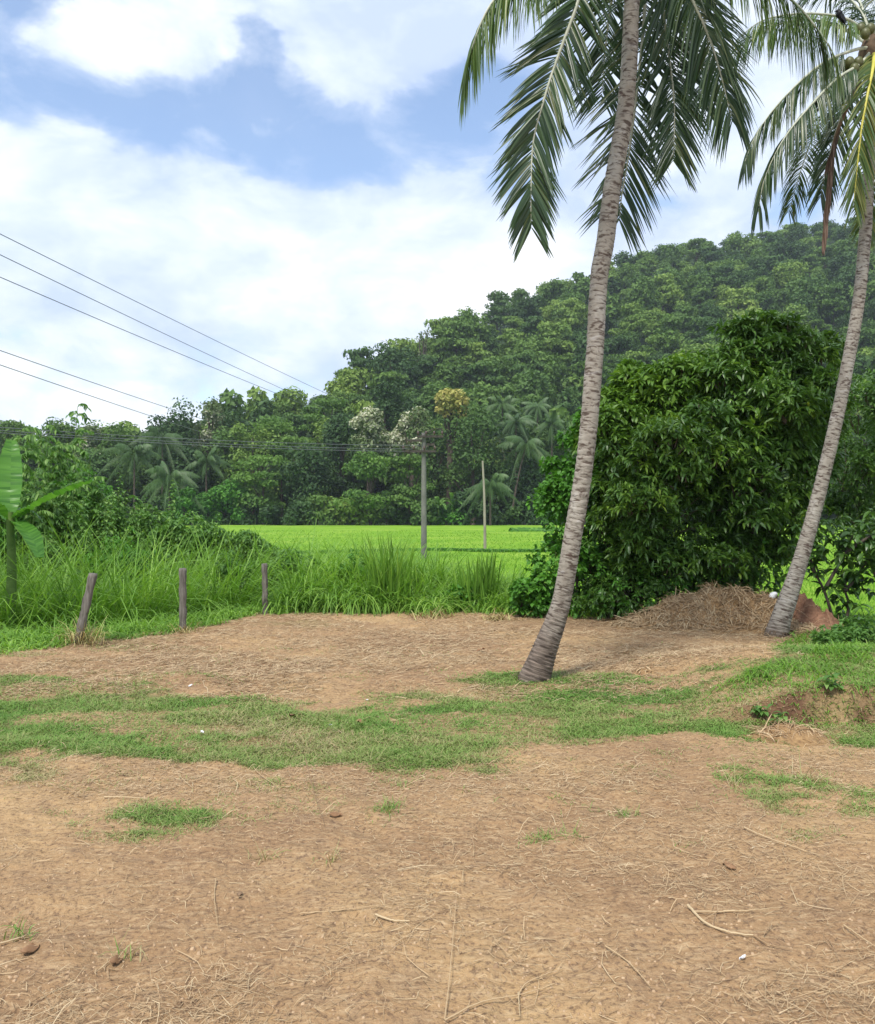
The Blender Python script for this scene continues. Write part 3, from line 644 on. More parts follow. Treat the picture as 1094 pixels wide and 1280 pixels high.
fr(p1, [h, (700, -175, 7.6), (590, -150, 7.6), (510, -100, 7.6), (468, -45, 7.6)], (0, -.3, 1), L=.42, droop=1.3, fwd=.55, mat='frondlt', spread=.6)
for th, el in ((0, 1.25), (2, 1.2), (4, 1.1), (1.2, 1.0), (2.3, 1.05), (-1.2, .7), (-2., .65), (3.2, .9), (.2, .75)):
    c0 = P3(*h); D = np.array([math.cos(th)*math.cos(el), math.sin(th)*math.cos(el), math.sin(el)])
    pl = [c0+D*3.6*t+np.array([0, 0, -1.])*2.2*t*t for t in np.linspace(0, 1, 7)]
    frond(p1, pl, (0, 0, 1.) if el < 1.2 else (0, -1, .3), L=.6, droop=.9, dens=30, mat='frondlt')
mb = MB(); V, F, uv = tube(spline([P3(803, -100, 7.6), P3(803, -130, 7.6), P3(804, -160, 7.6), P3(804, -185, 7.6)], 8), [.10, .15, .19, .2, .17, .12, .07, .01], 14); c0 = P3(803, -140, 7.6); mb.add(V-c0, F, 0).build('crown_base', M['fibre'], p1, loc=c0)
def nut(parent, c, r):
    t = np.linspace(0, pi, 9); V, F, uv = tube([(0, 0, -math.cos(q)*r*1.2) for q in t], np.maximum(np.sin(t)*r, .002), 12); MB().add(V, F, 0).build('coconut', M['nut'], parent, loc=c)
for px, py, d in ((788, -122, 7.4), (800, -112, 7.35), (818, -122, 7.45), (793, -100, 7.45), (812, -104, 7.4)): nut(p1, P3(px, py, d), .085)
roots(p1, 0, .15); relfix(p1)

p2 = empty('coconut_palm', on0(971, 795), 'slender coconut palm beside the straw heap with a crow perched in its crown', 'palm tree')
V, F, uv, path2 = trunk_mesh([(969, 812, 34), (971, 795, 30), (976, 775, 25), (988, 740, 21), (1001, 700, 18.5), (1018, 640, 17), (1040, 550, 16), (1055, 480, 15.5), (1073, 380, 14.5), (1081, 300, 14.5), (1085, 240, 14), (1090, 160, 13), (1092, 80, 13), (1092, 55, 16)], 10.5, .045)
o2 = np.array(p2.location); MB().add(V-o2, F, 0, uv=uv).build('trunk', M['palm2'], p2)
h = (1092, 60, 10.5)
fr(p2, [h, (1072, 32, 10.3), (1045, 20, 10.2), (1000, 17, 10.1), (955, 25, 10.1), (925, 45, 10.1)], (0, -.2, 1), L=.52, droop=2., fwd=.4, mat='frondlt', spread=.5, t0=.2, hang=.7)
fr(p2, [h, (1070, 62, 10.3), (1027, 80, 10.1), (981, 121, 10.), (947, 165, 10.), (930, 205, 10.)], (0, -.3, 1), L=.5, droop=1.6, fwd=.5, spread=.5, hang=.5)
fr(p2, [h, (1075, 80, 10.2), (1047, 98, 10.), (1016, 129, 9.9), (981, 172, 9.8), (957, 220, 9.8), (948, 262, 9.8)], (-.2, -.5, .8), L=.52, droop=1.4, fwd=.5, spread=.5, hang=.4)
fr(p2, [h, (1092, 80, 10.2), (1085, 115, 10.), (1077, 161, 9.95), (1071, 215, 9.95), (1067, 255, 10.)], CAMV, L=.5, droop=.3, fwd=.9, mat='frondyel', rmat='rachisyel', spread=.6, rr=.018, W=.04, t0=.1)
fr(p2, [h, (1075, 85, 10.6), (1056, 130, 10.6), (1038, 190, 10.6), (1026, 245, 10.6)], (-.3, -.8, .4), L=.5, droop=.6, fwd=.7, spread=.6, W=.038, dens=50, t0=.12)
fr(p2, [h, (1070, 110, 10.3), (1045, 170, 10.3), (1038, 215, 10.3), (1033, 265, 10.3), (1030, 300, 10.3)], CAMV, L=.3, droop=1.5, fwd=1.2, mat='frondtip', rmat='rachisdry', spread=.12, W=.05, dens=70, t0=.45, rr=.02)
fr(p2, [h, (1080, 22, 10.6), (1058, -5, 10.7), (1030, -12, 10.8), (1005, -4, 10.8)], (0, -.3, 1), L=.42, droop=.8, fwd=.6, spread=.7)
fr(p2, [h, (1098, 130, 10.9), (1095, 190, 10.9), (1088, 250, 10.9), (1082, 290, 10.9)], CAMV, L=.45, droop=.3, fwd=.8, mat='frondyel')
fr(p2, [h, (1112, 110, 10.4), (1125, 170, 10.4), (1120, 240, 10.4)], CAMV, L=.5, droop=.4, fwd=.8)
fr(p2, [h, (1130, 20, 10.4), (1180, 30, 10.3), (1220, 80, 10.3), (1240, 150, 10.3)], (0, -.3, 1), L=.5, droop=1.2, fwd=.6)
fr(p2, [h, (1100, 20, 10.3), (1125, -30, 10.2), (1165, -60, 10.1), (1210, -40, 10.1)], (0, -.3, 1), L=.5, droop=1., fwd=.6)
for th, el in ((1.5, .3), (.9, .8), (2.3, .9), (1.8, 1.3), (-.6, .9)):
    c0 = P3(*h); D = np.array([math.cos(th)*math.cos(el), math.sin(th)*math.cos(el), math.sin(el)])
    frond(p2, [c0+D*3.2*t+np.array([0, 0, -1.])*1.9*t*t for t in np.linspace(0, 1, 7)], (0, 0, 1.) if el < 1.2 else (0, -1, .3), L=.5, droop=.9, dens=30)
c0 = P3(1092, 60, 10.5); V, F, uv = tube(spline([P3(1092, 92, 10.5), P3(1092, 75, 10.5), P3(1092, 55, 10.5), P3(1091, 30, 10.5)], 8), [.09, .13, .17, .18, .17, .13, .08, .01], 14); MB().add(V-c0, F, 0).build('crown_base', M['fibre'], p2, loc=c0)
for px, py, d in ((1062, 78, 10.2), (1068, 86, 10.15), (1055, 82, 10.25), (1073, 78, 10.2), (1082, 42, 10.2), (1076, 36, 10.25), (1088, 36, 10.2), (1060, 90, 10.3)): nut(p2, P3(px, py, d), .058)
roots(p2, 0, .13); relfix(p2)

# crow
c0 = P3(1050, 24, 10.15); cr = MB()
sp = spline([(.10, 0, -.10), (.05, 0, -.02), (0, 0, .05), (-.015, 0, .11), (-.03, 0, .135), (-.06, 0, .14), (-.10, 0, .132)], 22)
V, F, uv = tube(sp, np.interp(np.linspace(0, 1, 22), [0, .2, .45, .65, .78, .86, 1], [.006, .03, .058, .035, .03, .012, .002]), 12); cr.add(V, F, 0)
bird = cr.build('crow', M['feather'], loc=c0); bird.scale = (.7,)*3; bird.location.z -= .0; tag(bird, 'small black crow perched on the top frond of the slender palm', 'bird')
for sg in (-1, 1):
    V, F, a = strips([[.0, sg*.045, .06]], [[.55, sg*.05, -.8]], [[.3, 0, .4]], .19, .07, .1, 6, [.5, 1, 1, .8, .55, .3, .05]); MB().add(V, F, a).build('wing', M['feather'], bird)
    V, F, uv = tube([(.01, sg*.02, 0), (.01, sg*.02, -.035), (.0, sg*.02, -.06)], .005, 5); MB().add(V, F, 0).build('leg', M['feather'], bird)

# ------------------------------------------------------------------ big leafy trees at the right
def whorls(tint, P, out, nl, L, W, curl, droop=.15, fold=.35, seg=4, prof=(.15, .8, 1, .7, .04)):
    """clusters of lance leaves radiating from twig tips P pointing along out"""
    n = len(P); Pn = np.repeat(P, nl, 0); O = np.repeat(nrm(out), nl, 0); r = R.normal(size=(n*nl, 3)); A = nrm(r-(r*O).sum(1, keepdims=True)*O)
    D = nrm(O*R.uniform(.1, 1.0, n*nl)[:, None]+A*R.uniform(.6, 1.1, n*nl)[:, None]+np.array([0, 0, -droop]))
    S = nrm(np.cross(D, np.array([0, 0, 1.])+R.normal(0, .35, (n*nl, 3))))
    V, F, a = strips(Pn+R.normal(0, L*.12, Pn.shape), D, S, L*R.uniform(.65, 1.15, n*nl), W*R.uniform(.8, 1.15, n*nl), curl*R.uniform(.5, 1.4, n*nl), seg, prof, fold=fold)
    cl = np.repeat(R.random(n), nl); rep = len(a)//(n*nl)
    a2 = np.tile(np.repeat(cl, seg), 2)
    if np.ndim(tint): a2 = a2*.45+.55*np.tile(np.repeat(np.repeat(tint, nl), seg), 2)
    return V, F, np.clip(a*.5+a2*.5, 0, 1)
def blob_tree(name, base, blobs, n, nl, L, W, curl, mat, label, cat='tree', stems=3, srad=.05, inner=.3, seg=4, fold=.35, droop=.02, hang=0, mats2=None, frac2=0., sub=0):
    base = np.array(base, float); r = empty(name, base, label, cat)
    B = np.array(blobs, float)                        # cx cy cz rx ry rz in world metres
    SB = [] ; big = B.copy()
    for b_ in B:
        for q in range(sub):
            dd = nrm(R.normal(size=3)+np.array([0, -.45, .25])); f = R.uniform(.32, .52); SB.append(np.concatenate([b_[:3]+dd*b_[3:]*R.uniform(.62, .92), b_[3:]*f]))
    if sub: B = np.concatenate([B*[1, 1, 1, .82, .82, .82], np.array(SB)])
    vol = (B[:, 3]*B[:, 5]); vol[len(big):] *= 1.5; bi = R.choice(len(B), n, p=vol/vol.sum())
    d = nrm(R.normal(size=(n, 3))); rad = np.where(R.random(n) < inner, R.uniform(.35, .8, n), R.uniform(.82, 1.06, n))
    rad = rad+(R.random(n) < .16)*R.exponential(.12, n)*(d[:, 2] > -.2)
    rad = rad*(1+.56*(fbm(d[:, 0]*2.2+bi*3.1+20, d[:, 2]*2.2+d[:, 1]*1.3+20, 3)-.5)*2)
    d[:, 2] = np.where((bi >= len(big))&(d[:, 2] < -.35), -d[:, 2], d[:, 2])
    P = B[bi, :3]+d*B[bi, 3:]*rad[:, None]
    keep = P[:, 2] > gz(P[:, 0], P[:, 1], False)+.06; P = P[keep]; d = d[keep]; bi = bi[keep]
    out = d*np.array([1, 1, .6])+np.array([0, 0, .45])
    sel = R.random(len(P)) < frac2
    tn = R.random(len(B))[bi]
    V, F, a = whorls(tn[~sel], P[~sel], out[~sel], nl, L, W, curl, droop, fold, seg); mb = MB().add(V-base, F, a)
    if frac2:
        V, F, a = whorls(tn[sel], P[sel], out[sel], nl, L, W, curl, droop, fold, seg); mb.add(V-base, F, a, 1)
    mb.build('crown', [M[mat]]+([M[mats2]] if mats2 else []), r)
    tb = MB()
    for q in range(stems):
        bo = np.array([R.normal(0, .18), R.normal(0, .15), -.3])
        for j in range(2):
            c = B[(q*2+j) % len(B), :3]-base; p = spline([bo, bo*.6+c*.25+np.array([0, 0, .3]), c*.6, c+B[(q*2+j) % len(B), 3:]*R.normal(0, .25, 3)], 16)
            V, F, uv = tube(p, np.linspace(srad, srad*.2, 16), 8); tb.add(V, F, 0)
    ii = R.permutation(len(P))[:60+n//12]              # twigs
    for j in ii:
        c = B[bi[j], :3]-base; e = P[j]-base; s_ = e+(c-e)*.55-np.array([0, 0, .12])
        V, F, uv = tube([s_, (s_+e)/2+(0, 0, .03), e], [srad*.22, srad*.15, srad*.07], 5); tb.add(V, F, 0)
    tb.build('trunk', M['bark'], r)
    return r
def bl(px, py, d, rx, rz, ry=None):                   # blob measured from the photograph, at distance d
    c = P3(px, py, d); k = d/F_; return (c[0], c[1], c[2], rx*k, (ry or (rx+rz)/2)*k, rz*k)
blob_tree('mango_tree', (on0(935, 770)[0]+.2, 13.4, -.1), [bl(960, 440, 13.4, 55, 38), bl(1005, 480, 13.3, 45, 50), bl(915, 480, 13.3, 60, 45), bl(960, 520, 13.0, 80, 60), bl(900, 560, 12.9, 75, 60), bl(985, 590, 13.1, 50, 55), bl(940, 620, 12.8, 80, 60), bl(890, 650, 12.9, 65, 50), bl(975, 660, 13.3, 36, 36), bl(1015, 530, 13.6, 38, 45), bl(935, 690, 13.4, 50, 30), bl(1030, 440, 13.5, 22, 22), bl(930, 425, 13.4, 20, 24), bl(985, 415, 13.4, 22, 20)],
          4200, 8, .175, .042, .5, 'mango', 'tall dark glossy leafed tree behind the straw heap, the highest of the near trees', srad=.06, mats2='mangolt', frac2=.25, stems=4, sub=6)
blob_tree('leafy_tree', (on0(800, 770)[0], 12.9, -.1), [bl(800, 560, 13.0, 45, 40), bl(845, 580, 12.6, 75, 60), bl(790, 600, 12.6, 60, 55), bl(830, 650, 12.5, 80, 60), bl(775, 665, 12.6, 55, 60), bl(840, 705, 12.7, 80, 45), bl(770, 720, 12.8, 40, 40)],
          3500, 8, .145, .036, .45, 'mango', 'rounded leafy tree right behind the leaning palm trunk, with yellow green new leaves on top', srad=.045, mats2='mangolt', frac2=.42, sub=6)
blob_tree('leafy_tree', (on0(830, 770)[0], 14.2, -.3), [bl(835, 490, 13.2, 50, 34), bl(795, 505, 13.2, 40, 38), bl(765, 550, 13.1, 36, 50), bl(868, 470, 13.4, 42, 28), bl(760, 600, 13.1, 32, 50), bl(835, 525, 13.0, 55, 35), bl(785, 475, 13.3, 18, 20)],
          2300, 7, .15, .05, .5, 'mangolt', 'light yellow green tree top showing above the rounded leafy tree', srad=.04, sub=6)
blob_tree('creeper_bush', (on0(715, 770)[0], 12.8, -.1), [bl(735, 560, 13.4, 36, 46), bl(715, 610, 13.2, 36, 40), bl(705, 660, 13.0, 36, 45), bl(745, 640, 13.2, 40, 60), bl(700, 715, 12.8, 40, 45), bl(735, 730, 13.0, 45, 50), bl(672, 740, 12.5, 22, 26), bl(668, 705, 12.8, 12, 10)],
          3000, 5, .085, .06, .35, 'creeper', 'bright green creeper covered bush left of the leaning palm trunk', 'bush', srad=.02, seg=3, fold=.2, droop=.3, sub=5)
for c_, lab in ((on0(1085, 760)[0], ''),):
    blob_tree('fine_leafed_tree', (c_+1.4, 15.5, -.9), [bl(1075, 540, 15.5, 50, 50), bl(1110, 520, 15.8, 60, 60), bl(1060, 600, 15.3, 50, 50), bl(1100, 620, 15.5, 60, 50), bl(1140, 580, 16, 60, 70), bl(1085, 650, 15.2, 50, 28)],
              2600, 7, .11, .035, .5, 'mango', 'fine leafed dark tree at the right picture edge behind the slender palm', srad=.045, mats2='mangolt', frac2=.15, sub=5)
# understory at the feet of the trees
blob_tree('undergrowth_bush', (on0(770, 774)[0], 12.6, 0), [bl(790, 745, 12.2, 60, 30), bl(840, 730, 12.6, 60, 35), bl(745, 755, 12.4, 36, 22), bl(890, 715, 12.9, 50, 40), bl(930, 715, 13.2, 40, 40)],
          1500, 6, .10, .035, .5, 'mango', 'low shady bush under the rounded leafy tree, left of the straw heap', 'bush', srad=.015, mats2='creeper', frac2=.25)
# small two stemmed tree at the right
r = empty('small_tree', P3(1046, 806, 11.3), 'small two stemmed tree with large dark leaves right of the slender palm', 'tree'); o3 = np.array(r.location); d3 = 11.3
mb = MB(); tips = []
for st in ([(1046, 808), (1040, 770), (1030, 738), (1018, 715), (1005, 695)], [(1052, 808), (1057, 780), (1061, 755), (1056, 735), (1063, 715)], [(1030, 738), (1045, 712), (1058, 690), (1066, 668)], [(1056, 740), (1075, 715), (1090, 690)], [(1018, 715), (1012, 690), (1020, 665)], [(1058, 690), (1085, 672), (1110, 660)]):
    p = spline([P3(a_, b_, d3) for a_, b_ in st], 16); V, F, uv = tube(p-o3, np.linspace(.028, .01, 16), 8); mb.add(V, F, 0)
    for t_ in (.55, .75, .9, 1.): tips.append(p[int(t_*15)])
mb.build('trunk', M['bark'], r)
tips = np.array(tips); P = np.concatenate([tips, np.repeat(tips[2:], 6, 0)+R.normal(0, .16, ((len(tips)-2)*6, 3))]); 
V, F, a = whorls(0, P, np.tile([0, 0, 1.], (len(P), 1)), 7, .17, .062, .9, .3); MB().add(V-o3, F, a*.8).build('crown', M['mango'], r)
blob_tree('bright_bush', on0(1075, 852), [bl(1070, 812, 8.6, 50, 34), bl(1030, 832, 8.2, 34, 24), bl(1100, 850, 7.6, 44, 40), bl(1055, 805, 9.0, 30, 14), bl(1125, 800, 8.6, 36, 30)],
          1500, 6, .075, .032, .4, 'shrub', 'light green leafy bush at the right edge on top of the low bank', 'bush', srad=.012, stems=2)

# ------------------------------------------------------------------ left thicket plants
banana('banana_plant', (P3(12, 700, 11.5)[0], 11.5, 0), 1.55, [(1.9, 1.42, .58, .05), (.15, .62, .62, .15), (.5, 1.1, .3, .9), (3.1, .7, .7, .6), (-.4, .2, .4, 1.2), (4.4, .9, .6, .9)], 'banana plant with one upright and one slanting bright green leaf at the left edge', L=2.0, W=.31)
def spire(name, px, pyb, pyt, d, lab, L=.24, W=.07, mat='shrub', n=46, lean=0., group=None, zb=None, bushy=1):
    b = P3(px, pyb, d); b[2] = gz(b[0], b[1], False) if zb is None else zb; t_ = P3(px+lean, pyt, d); Hh = t_[2]-b[2]
    r = empty(name, b, lab, 'shrub', group); sm = MB(); cm = MB()
    for q in range(bushy):
        off = np.array([R.normal(0, .25), R.normal(0, .2), 0])*(bushy > 1); hh = Hh*(1 if q == 0 else R.uniform(.65, .95))
        p = spline([off*.4, off+(lean/F_*d*.3, 0, hh*.5), off*1.4+(lean/F_*d, 0, hh)], 20); V, F, uv = tube(p, np.linspace(.016, .004, 20), 6); sm.add(V, F, 0)
        t = np.sqrt(np.linspace(.08, 1, n)); P = np.stack([np.interp(t, np.linspace(0, 1, 20), p[:, k_]) for k_ in range(3)], 1)
        th = np.arange(n)*2.4; D = np.stack([np.cos(th)+.35, np.sin(th), np.full(n, .45)], 1); S = np.cross(D, [0, 0, 1.])
        V, F, a = strips(P, D, S, L*np.interp(t, [0, .7, 1], [1.1, 1, .55])*R.uniform(.8, 1.2, n), W, .7, 4, [.2, .85, 1, .7, .05], fold=.3); cm.add(V, F, a)
    cm.build('foliage', M[mat], r); sm.build('stem', M['greenstem'], r)
spl = [(120, 592, 17, 'tallest leafy spire right of the banana leaf tip, behind the tall grass', .17), (138, 604, 17.5, 'leafy spire just right of the tallest one behind the tall grass', .16), (155, 610, 17, 'light green leafy spire left of the far coconut palm trunk', .16), (188, 601, 18, 'broad leafy spire in front of the far coconut palm trunk', .2), (172, 620, 17.2, 'short leafy spire between two taller ones by the far palm', .15), (225, 628, 17.5, 'short leafy spire right of the far coconut palm trunk', .16), (96, 612, 16, 'leafy spire just under the slanting banana leaf', .18), (240, 640, 16.5, 'lowest leafy spire at the right end of the thicket', .15), (108, 625, 15.4, 'short spire below the tallest leafy spire', .16), (205, 636, 17, 'small spire hiding the foot of the far coconut palm', .15), (70, 618, 15.8, 'dense spire left of the slanting banana leaf stalk', .18)]
for px, pt, d, lab, L in spl: spire('leafy_shrub', px, 690, pt, d, lab, L, L*.36, bushy=3, n=60)
# feathery saplings behind the banana
def feathery(px, pyt, d, lab):
    b = P3(px, 690, d); b[2] = gz(b[0], b[1], False); Hh = P3(px, pyt, d)[2]-b[2]
    r = empty('feathery_sapling', b, lab, 'sapling', 'feathery saplings at the left'); sm = MB(); cm = MB()
    for q in range(5 if px != 85 else 3):
        hh = Hh*(1 if q == 0 else R.uniform(.6, .95)); off = np.array([R.normal(0, .3), R.normal(0, .3), 0])*(q > 0)
        p = spline([off*.2, off+(.05, 0, hh*.5), off*1.6+(.22, 0, hh)], 24); V, F, uv = tube(p, np.linspace(.022, .005, 24), 6); sm.add(V, F, 0)
        for t in .3+.7*np.linspace(0, 1, 24)**.7:
            st = p[int(t*23)]; th = R.random()*2*pi; LL = R.uniform(.35, .6)*(1.25-.6*t)
            D = nrm(np.array([math.cos(th)+.5, math.sin(th)*.7, R.uniform(-.1, .7)])); e = st+D*LL; m_ = (st+e)/2+(0, 0, .06)
            pp = spline([st, m_, e-(0, 0, .05)], 12); V, F, uv = tube(pp, .004, 4); sm.add(V, F, 0); T = nrm(np.gradient(pp, axis=0)); Sx = nrm(np.cross(T, R.normal(0, .5, 3)+[0, 0, 1.]))
            for sg in (-1, 1):
                V, F, a = strips(pp[2:], (T*.6+Sx*sg*.8+[0, 0, .1])[2:], T[2:]*.6+R.normal(0, .4, (10, 3)), .15*R.uniform(.7, 1.2, 10), .05, 1.1, 3, [.3, 1, .8, .05], fold=.3); cm.add(V, F, a)
    cm.build('foliage', M['shrub'], r); sm.build('stem', M['greenstem'], r)
for px, pt, d, lab in ((85, 508, 19, 'spindly sapling reaching above the skyline at the left'), (40, 535, 18, 'feathery sapling left of the spindly one, behind the upright banana leaf'), (12, 540, 17, 'feathery sapling at the left picture edge'), (65, 560, 18, 'feathery sapling in front of the spindly one'), (-30, 530, 18, 'feathery sapling just outside the left edge'), (100, 575, 17.5, 'short feathery sapling right of the slanting banana leaf'), (30, 590, 15.5, 'short feathery sapling below the upright banana leaf')):
    feathery(px, pt, d, lab)
for px, py, rx, rz, d, mt, lab in ((35, 650, 70, 45, 16, 'shrub', 'rounded bush right of the banana stem in the tall grass'), (150, 655, 80, 28, 17.5, 'shrub', 'wide low bush below the leafy spires'), (-60, 640, 80, 60, 15, 'creeper', 'bush at the left edge behind the banana plant'), (95, 630, 50, 40, 18, 'creeper', 'dark bush between the banana plant and the leafy spires'), (235, 668, 52, 22, 17, 'shrub', 'low light green bush at the right end of the thicket, in front of the paddy'), (305, 682, 40, 16, 17, 'shrub', 'lowest light green bush behind the palest fence post')):
    c = P3(px, py, d); blob_tree('thicket_bush', (c[0], d, gz(c[0], d, False)), [bl(px, py, d, rx*.6, rz), bl(px-rx*.5, py+8, d, rx*.5, rz*.8), bl(px+rx*.5, py+10, d, rx*.5, rz*.8), bl(px, py+30, d, rx, rz)], 900, 6, .13, .045, .6, mt, lab, 'bush', srad=.015)

# ------------------------------------------------------------------ tall grass at the clearing edge
def grass_blades(P, L, W, spread, curl, seg=5):
    n = len(P); th = R.random(n)*2*pi; D = np.stack([np.cos(th)*spread, np.sin(th)*spread, np.ones(n)], 1)
    # face broadside more or less at random
    S = nrm(np.stack([-np.sin(th), np.cos(th), R.normal(0, .2, n)], 1))
    return strips(P, D, S, L, W, curl, seg, np.concatenate([[.7], np.linspace(1, .6, seg-1), [.04]]))
mb = MB()
def gh(x, s):                                          # grass height by place (s: metres behind the clearing edge)
    base = np.interp(x, [-12, -5, -3.5, -2.6, -1.6, -.9, -.1, .45, 1.2, 1.8, 3], [1.3, 1.3, 1.3, 1.3, 1.15, 1.15, 1.15, .72, .85, .6, .45])
    ramp = np.interp(s, [0, .5, 2.6, 4], [.22, .32, .55, 1.]) if False else None
    return base
for (N0, x0, x1, s0, s1, kind) in ((30000, -11, -2.0, 0, 3.6, 'low'), (74000, -12, -1.3, 3.2, 8.0, 'tall'), (22000, -2.4, 2.2, .05, 3.0, 'edge'), (5000, 4.6, 9, 0.3, 2.5, 'low')):
    x = R.uniform(x0, x1, N0); nc = N0//22; cxs = R.uniform(x0, x1, nc); cs = R.uniform(s0, s1, nc); ci = R.integers(0, nc, N0)
    x = cxs[ci]+R.normal(0, .09, N0); s_ = np.maximum(cs[ci]+R.normal(0, .09, N0), .0); y = edge(x)+s_; z = gz(x, y, False)
    clh = R.uniform(.65, 1.15, nc)[ci]
    if kind == 'low': L = (.20+.17*s_)*clh; W = .015; sp, cu = .55, R.uniform(.4, 1.3, N0)
    elif kind == 'tall': L = 1.9*clh*np.interp(x, [-12, -4, -2.0], [1.05, 1.0, .88])-.25*z*0+np.maximum(-z, 0)*.8; W = .021; sp, cu = .40, R.uniform(.3, 1.5, N0)
    else: L = gh(x, s_)*clh*np.interp(s_, [0, .5, 1.5, 3], [.45, .8, 1.15, 1.3])+np.maximum(-z, 0)*.7; W = .022; sp, cu = .42, R.uniform(.3, 1.4, N0)
    L = L*R.uniform(.55, 1.1, N0)
    V, F, a = grass_blades(np.stack([x, y, z-.02], 1), L, W*R.uniform(.7, 1.3, N0), sp, cu); mb.add(V, F, np.clip(a*.75+.25*np.repeat(R.random(nc)[ci], 5), 0, 1)*.97)
tag(mb.build('tall_grass', M['grass']), 'lush tall green grass along the far edge of the clearing', 'grass', kind='stuff')
for px, py, rx, rz, lab in ((62, 690, 34, 20, 'leafy weed clump above the top of the leaning fence post'), (150, 690, 44, 22, 'leafy weed clump between the leaning and the middle fence posts'), (205, 722, 26, 16, 'leafy weed clump just left of the middle fence post'), (285, 706, 34, 18, 'leafy weed clump between the middle and the palest fence posts'), (20, 735, 36, 26, 'leafy weed clump under the banana plant'), (365, 700, 30, 18, 'leafy weed clump just right of the palest fence post'), (505, 735, 34, 24, 'leafy weed clump among the tussocks below the utility pole'), (440, 715, 36, 22, 'leafy weed clump behind the arching tussock')):
    d = 14.8 if px < 380 else 14.2; c = P3(px, py, d); blob_tree('leafy_weed', (c[0], d, gz(c[0], d, False)), [bl(px, py, d, rx*.5, rz*.9), bl(px-rx*.6, py+16, d, rx*.5, rz), bl(px+rx*.6, py+12, d, rx*.5, rz*.8), bl(px, py+30, d, rx, rz)], 260, 6, .12, .035, .6, R.choice(['shrub', 'creeper', 'shrub']), lab, 'weed', srad=.008, stems=2)
# distinct grass tussocks
def tussock(px, pyb, L, n, lab, mat='grass', sp=.4, W=.018, rad=.14, cu=(.2, .9), name='grass_tussock', group='grass tussocks at the clearing edge', seg=6, a_off=0.):
    c = on0(px, pyb); c[2] = gz(c[0], c[1], False); P = np.stack([R.normal(0, rad, n), R.normal(0, rad*.8, n), np.full(n, -.02)], 1)
    V, F, a = grass_blades(P, L*R.uniform(.5, 1.1, n), W, sp, R.uniform(*cu, n), seg); o = MB().add(V, F, np.clip(a+a_off, 0, 1)).build(name, M[mat], loc=c); tag(o, lab, 'grass', group)
tussock(600, 762, .95, 160, 'upright sword leaved tussock between the utility pole and the creeper bush', sp=.22, W=.03, cu=(.05, .35), a_off=-.2)
tussock(485, 762, 1.25, 190, 'tallest tussock left of the utility pole', sp=.22, W=.028, cu=(.1, .5), a_off=-.1)
tussock(425, 764, .95, 300, 'arching tussock with pale bent stems above the clearing edge', sp=.5, W=.02, cu=(.6, 1.4))
tussock(460, 764, .85, 260, 'dense low tussock right of the one with pale bent stems', sp=.6, W=.02, cu=(.6, 1.4))
tussock(540, 766, .85, 240, 'reddish brown and green tussock below the utility pole', sp=.6, W=.02, cu=(.5, 1.3), a_off=.15)
tussock(640, 766, .55, 130, 'small bright tussock against the creeper bush', sp=.5, W=.02)
tussock(390, 760, .8, 150, 'tussock right of the palest fence post', sp=.35, W=.02)
tussock(104, 806, .42, 170, 'dry straw coloured tuft at the foot of the leaning fence post', 'drygrass', .45, .008, .1, name='dry_tuft')
tussock(540, 772, .3, 120, 'dry reed tuft on the clearing edge below the utility pole', 'drygrass', .8, .012, .2, name='dry_tuft')
tussock(623, 775, .28, 90, 'pale dry upright tuft below the sword leaved tussock', 'drygrass', .7, .012, .1, name='dry_tuft')
tussock(232, 790, .25, 70, 'short dry tuft at the foot of the middle fence post', 'drygrass', .6, .008, .1, name='dry_tuft')
# leafy creepers inside the thicket edge
for px, py, rx, rz, d, lab in ((660, 745, 22, 22, 12.4, 'low leafy creeper clump at the left foot of the creeper bush'), (590, 745, 30, 14, 13.4, 'leafy creeper clump under the sword leaved tussock')):
    c = P3(px, py, d); blob_tree('creeper_clump', (c[0], d, 0), [bl(px, py, d, rx, rz), bl(px+10, py+10, d, rx*.8, rz*.8)], 260, 6, .09, .06, .4, 'creeper', lab, 'creeper', srad=.008, stems=1)

# ------------------------------------------------------------------ short grass
def scatter_px(n, y0, y1, xm=1.12, bias=1.0):
    """more points close by, as detail needs"""
    u = R.random(n)**bias; y = 1/(1/y0*(1-u)+1/y1*u); x = (R.random(n)*2-1)*y*.53*xm; return x, y
x, y = scatter_px(620000, 3.6, 9.8); m = gmask(x, y); keep = R.random(len(x)) < m**1.2+.10*ss(.60, .70, fbm(x*6+2, y*8, 3))*(np.abs(CY+F_*EYE/y-905) < 110); x, y, m = x[keep], y[keep], m[keep]
jx = fbm(x*4+7, y*4, 3); L = (.022+.034*jx+.02*m)*R.uniform(.6, 1.5, len(x)); L = np.where(R.random(len(x)) < .02, L*2, L)
n = len(x); th = R.random(n)*2*pi; D = np.stack([np.cos(th)*.75, np.sin(th)*.75, np.full(n, .75)], 1); S = np.stack([-np.sin(th), np.cos(th), R.normal(0, .3, n)], 1)
V, F, a = strips(np.stack([x, y, gz(x, y)-.004], 1), D, S, L, np.maximum(.0035, .00085*y)*R.uniform(.7, 1.3, n), R.uniform(.2, 1.2, n), 2, [.8, .8, .06])
hue = fbm(x*.9+31, y*1.4+3, 4); a2 = np.repeat(np.clip((hue-.32)*2.2, 0, 1), 2)
tag(MB().add(V, F, np.clip(a*.5+a2*.55+.02+.35*np.repeat(np.clip(.8-m, 0, 1), 2), 0, 1)).build('short_grass', M['lawn'], smooth=False), 'patchy short grass in a band across the clearing', 'grass', kind='stuff')
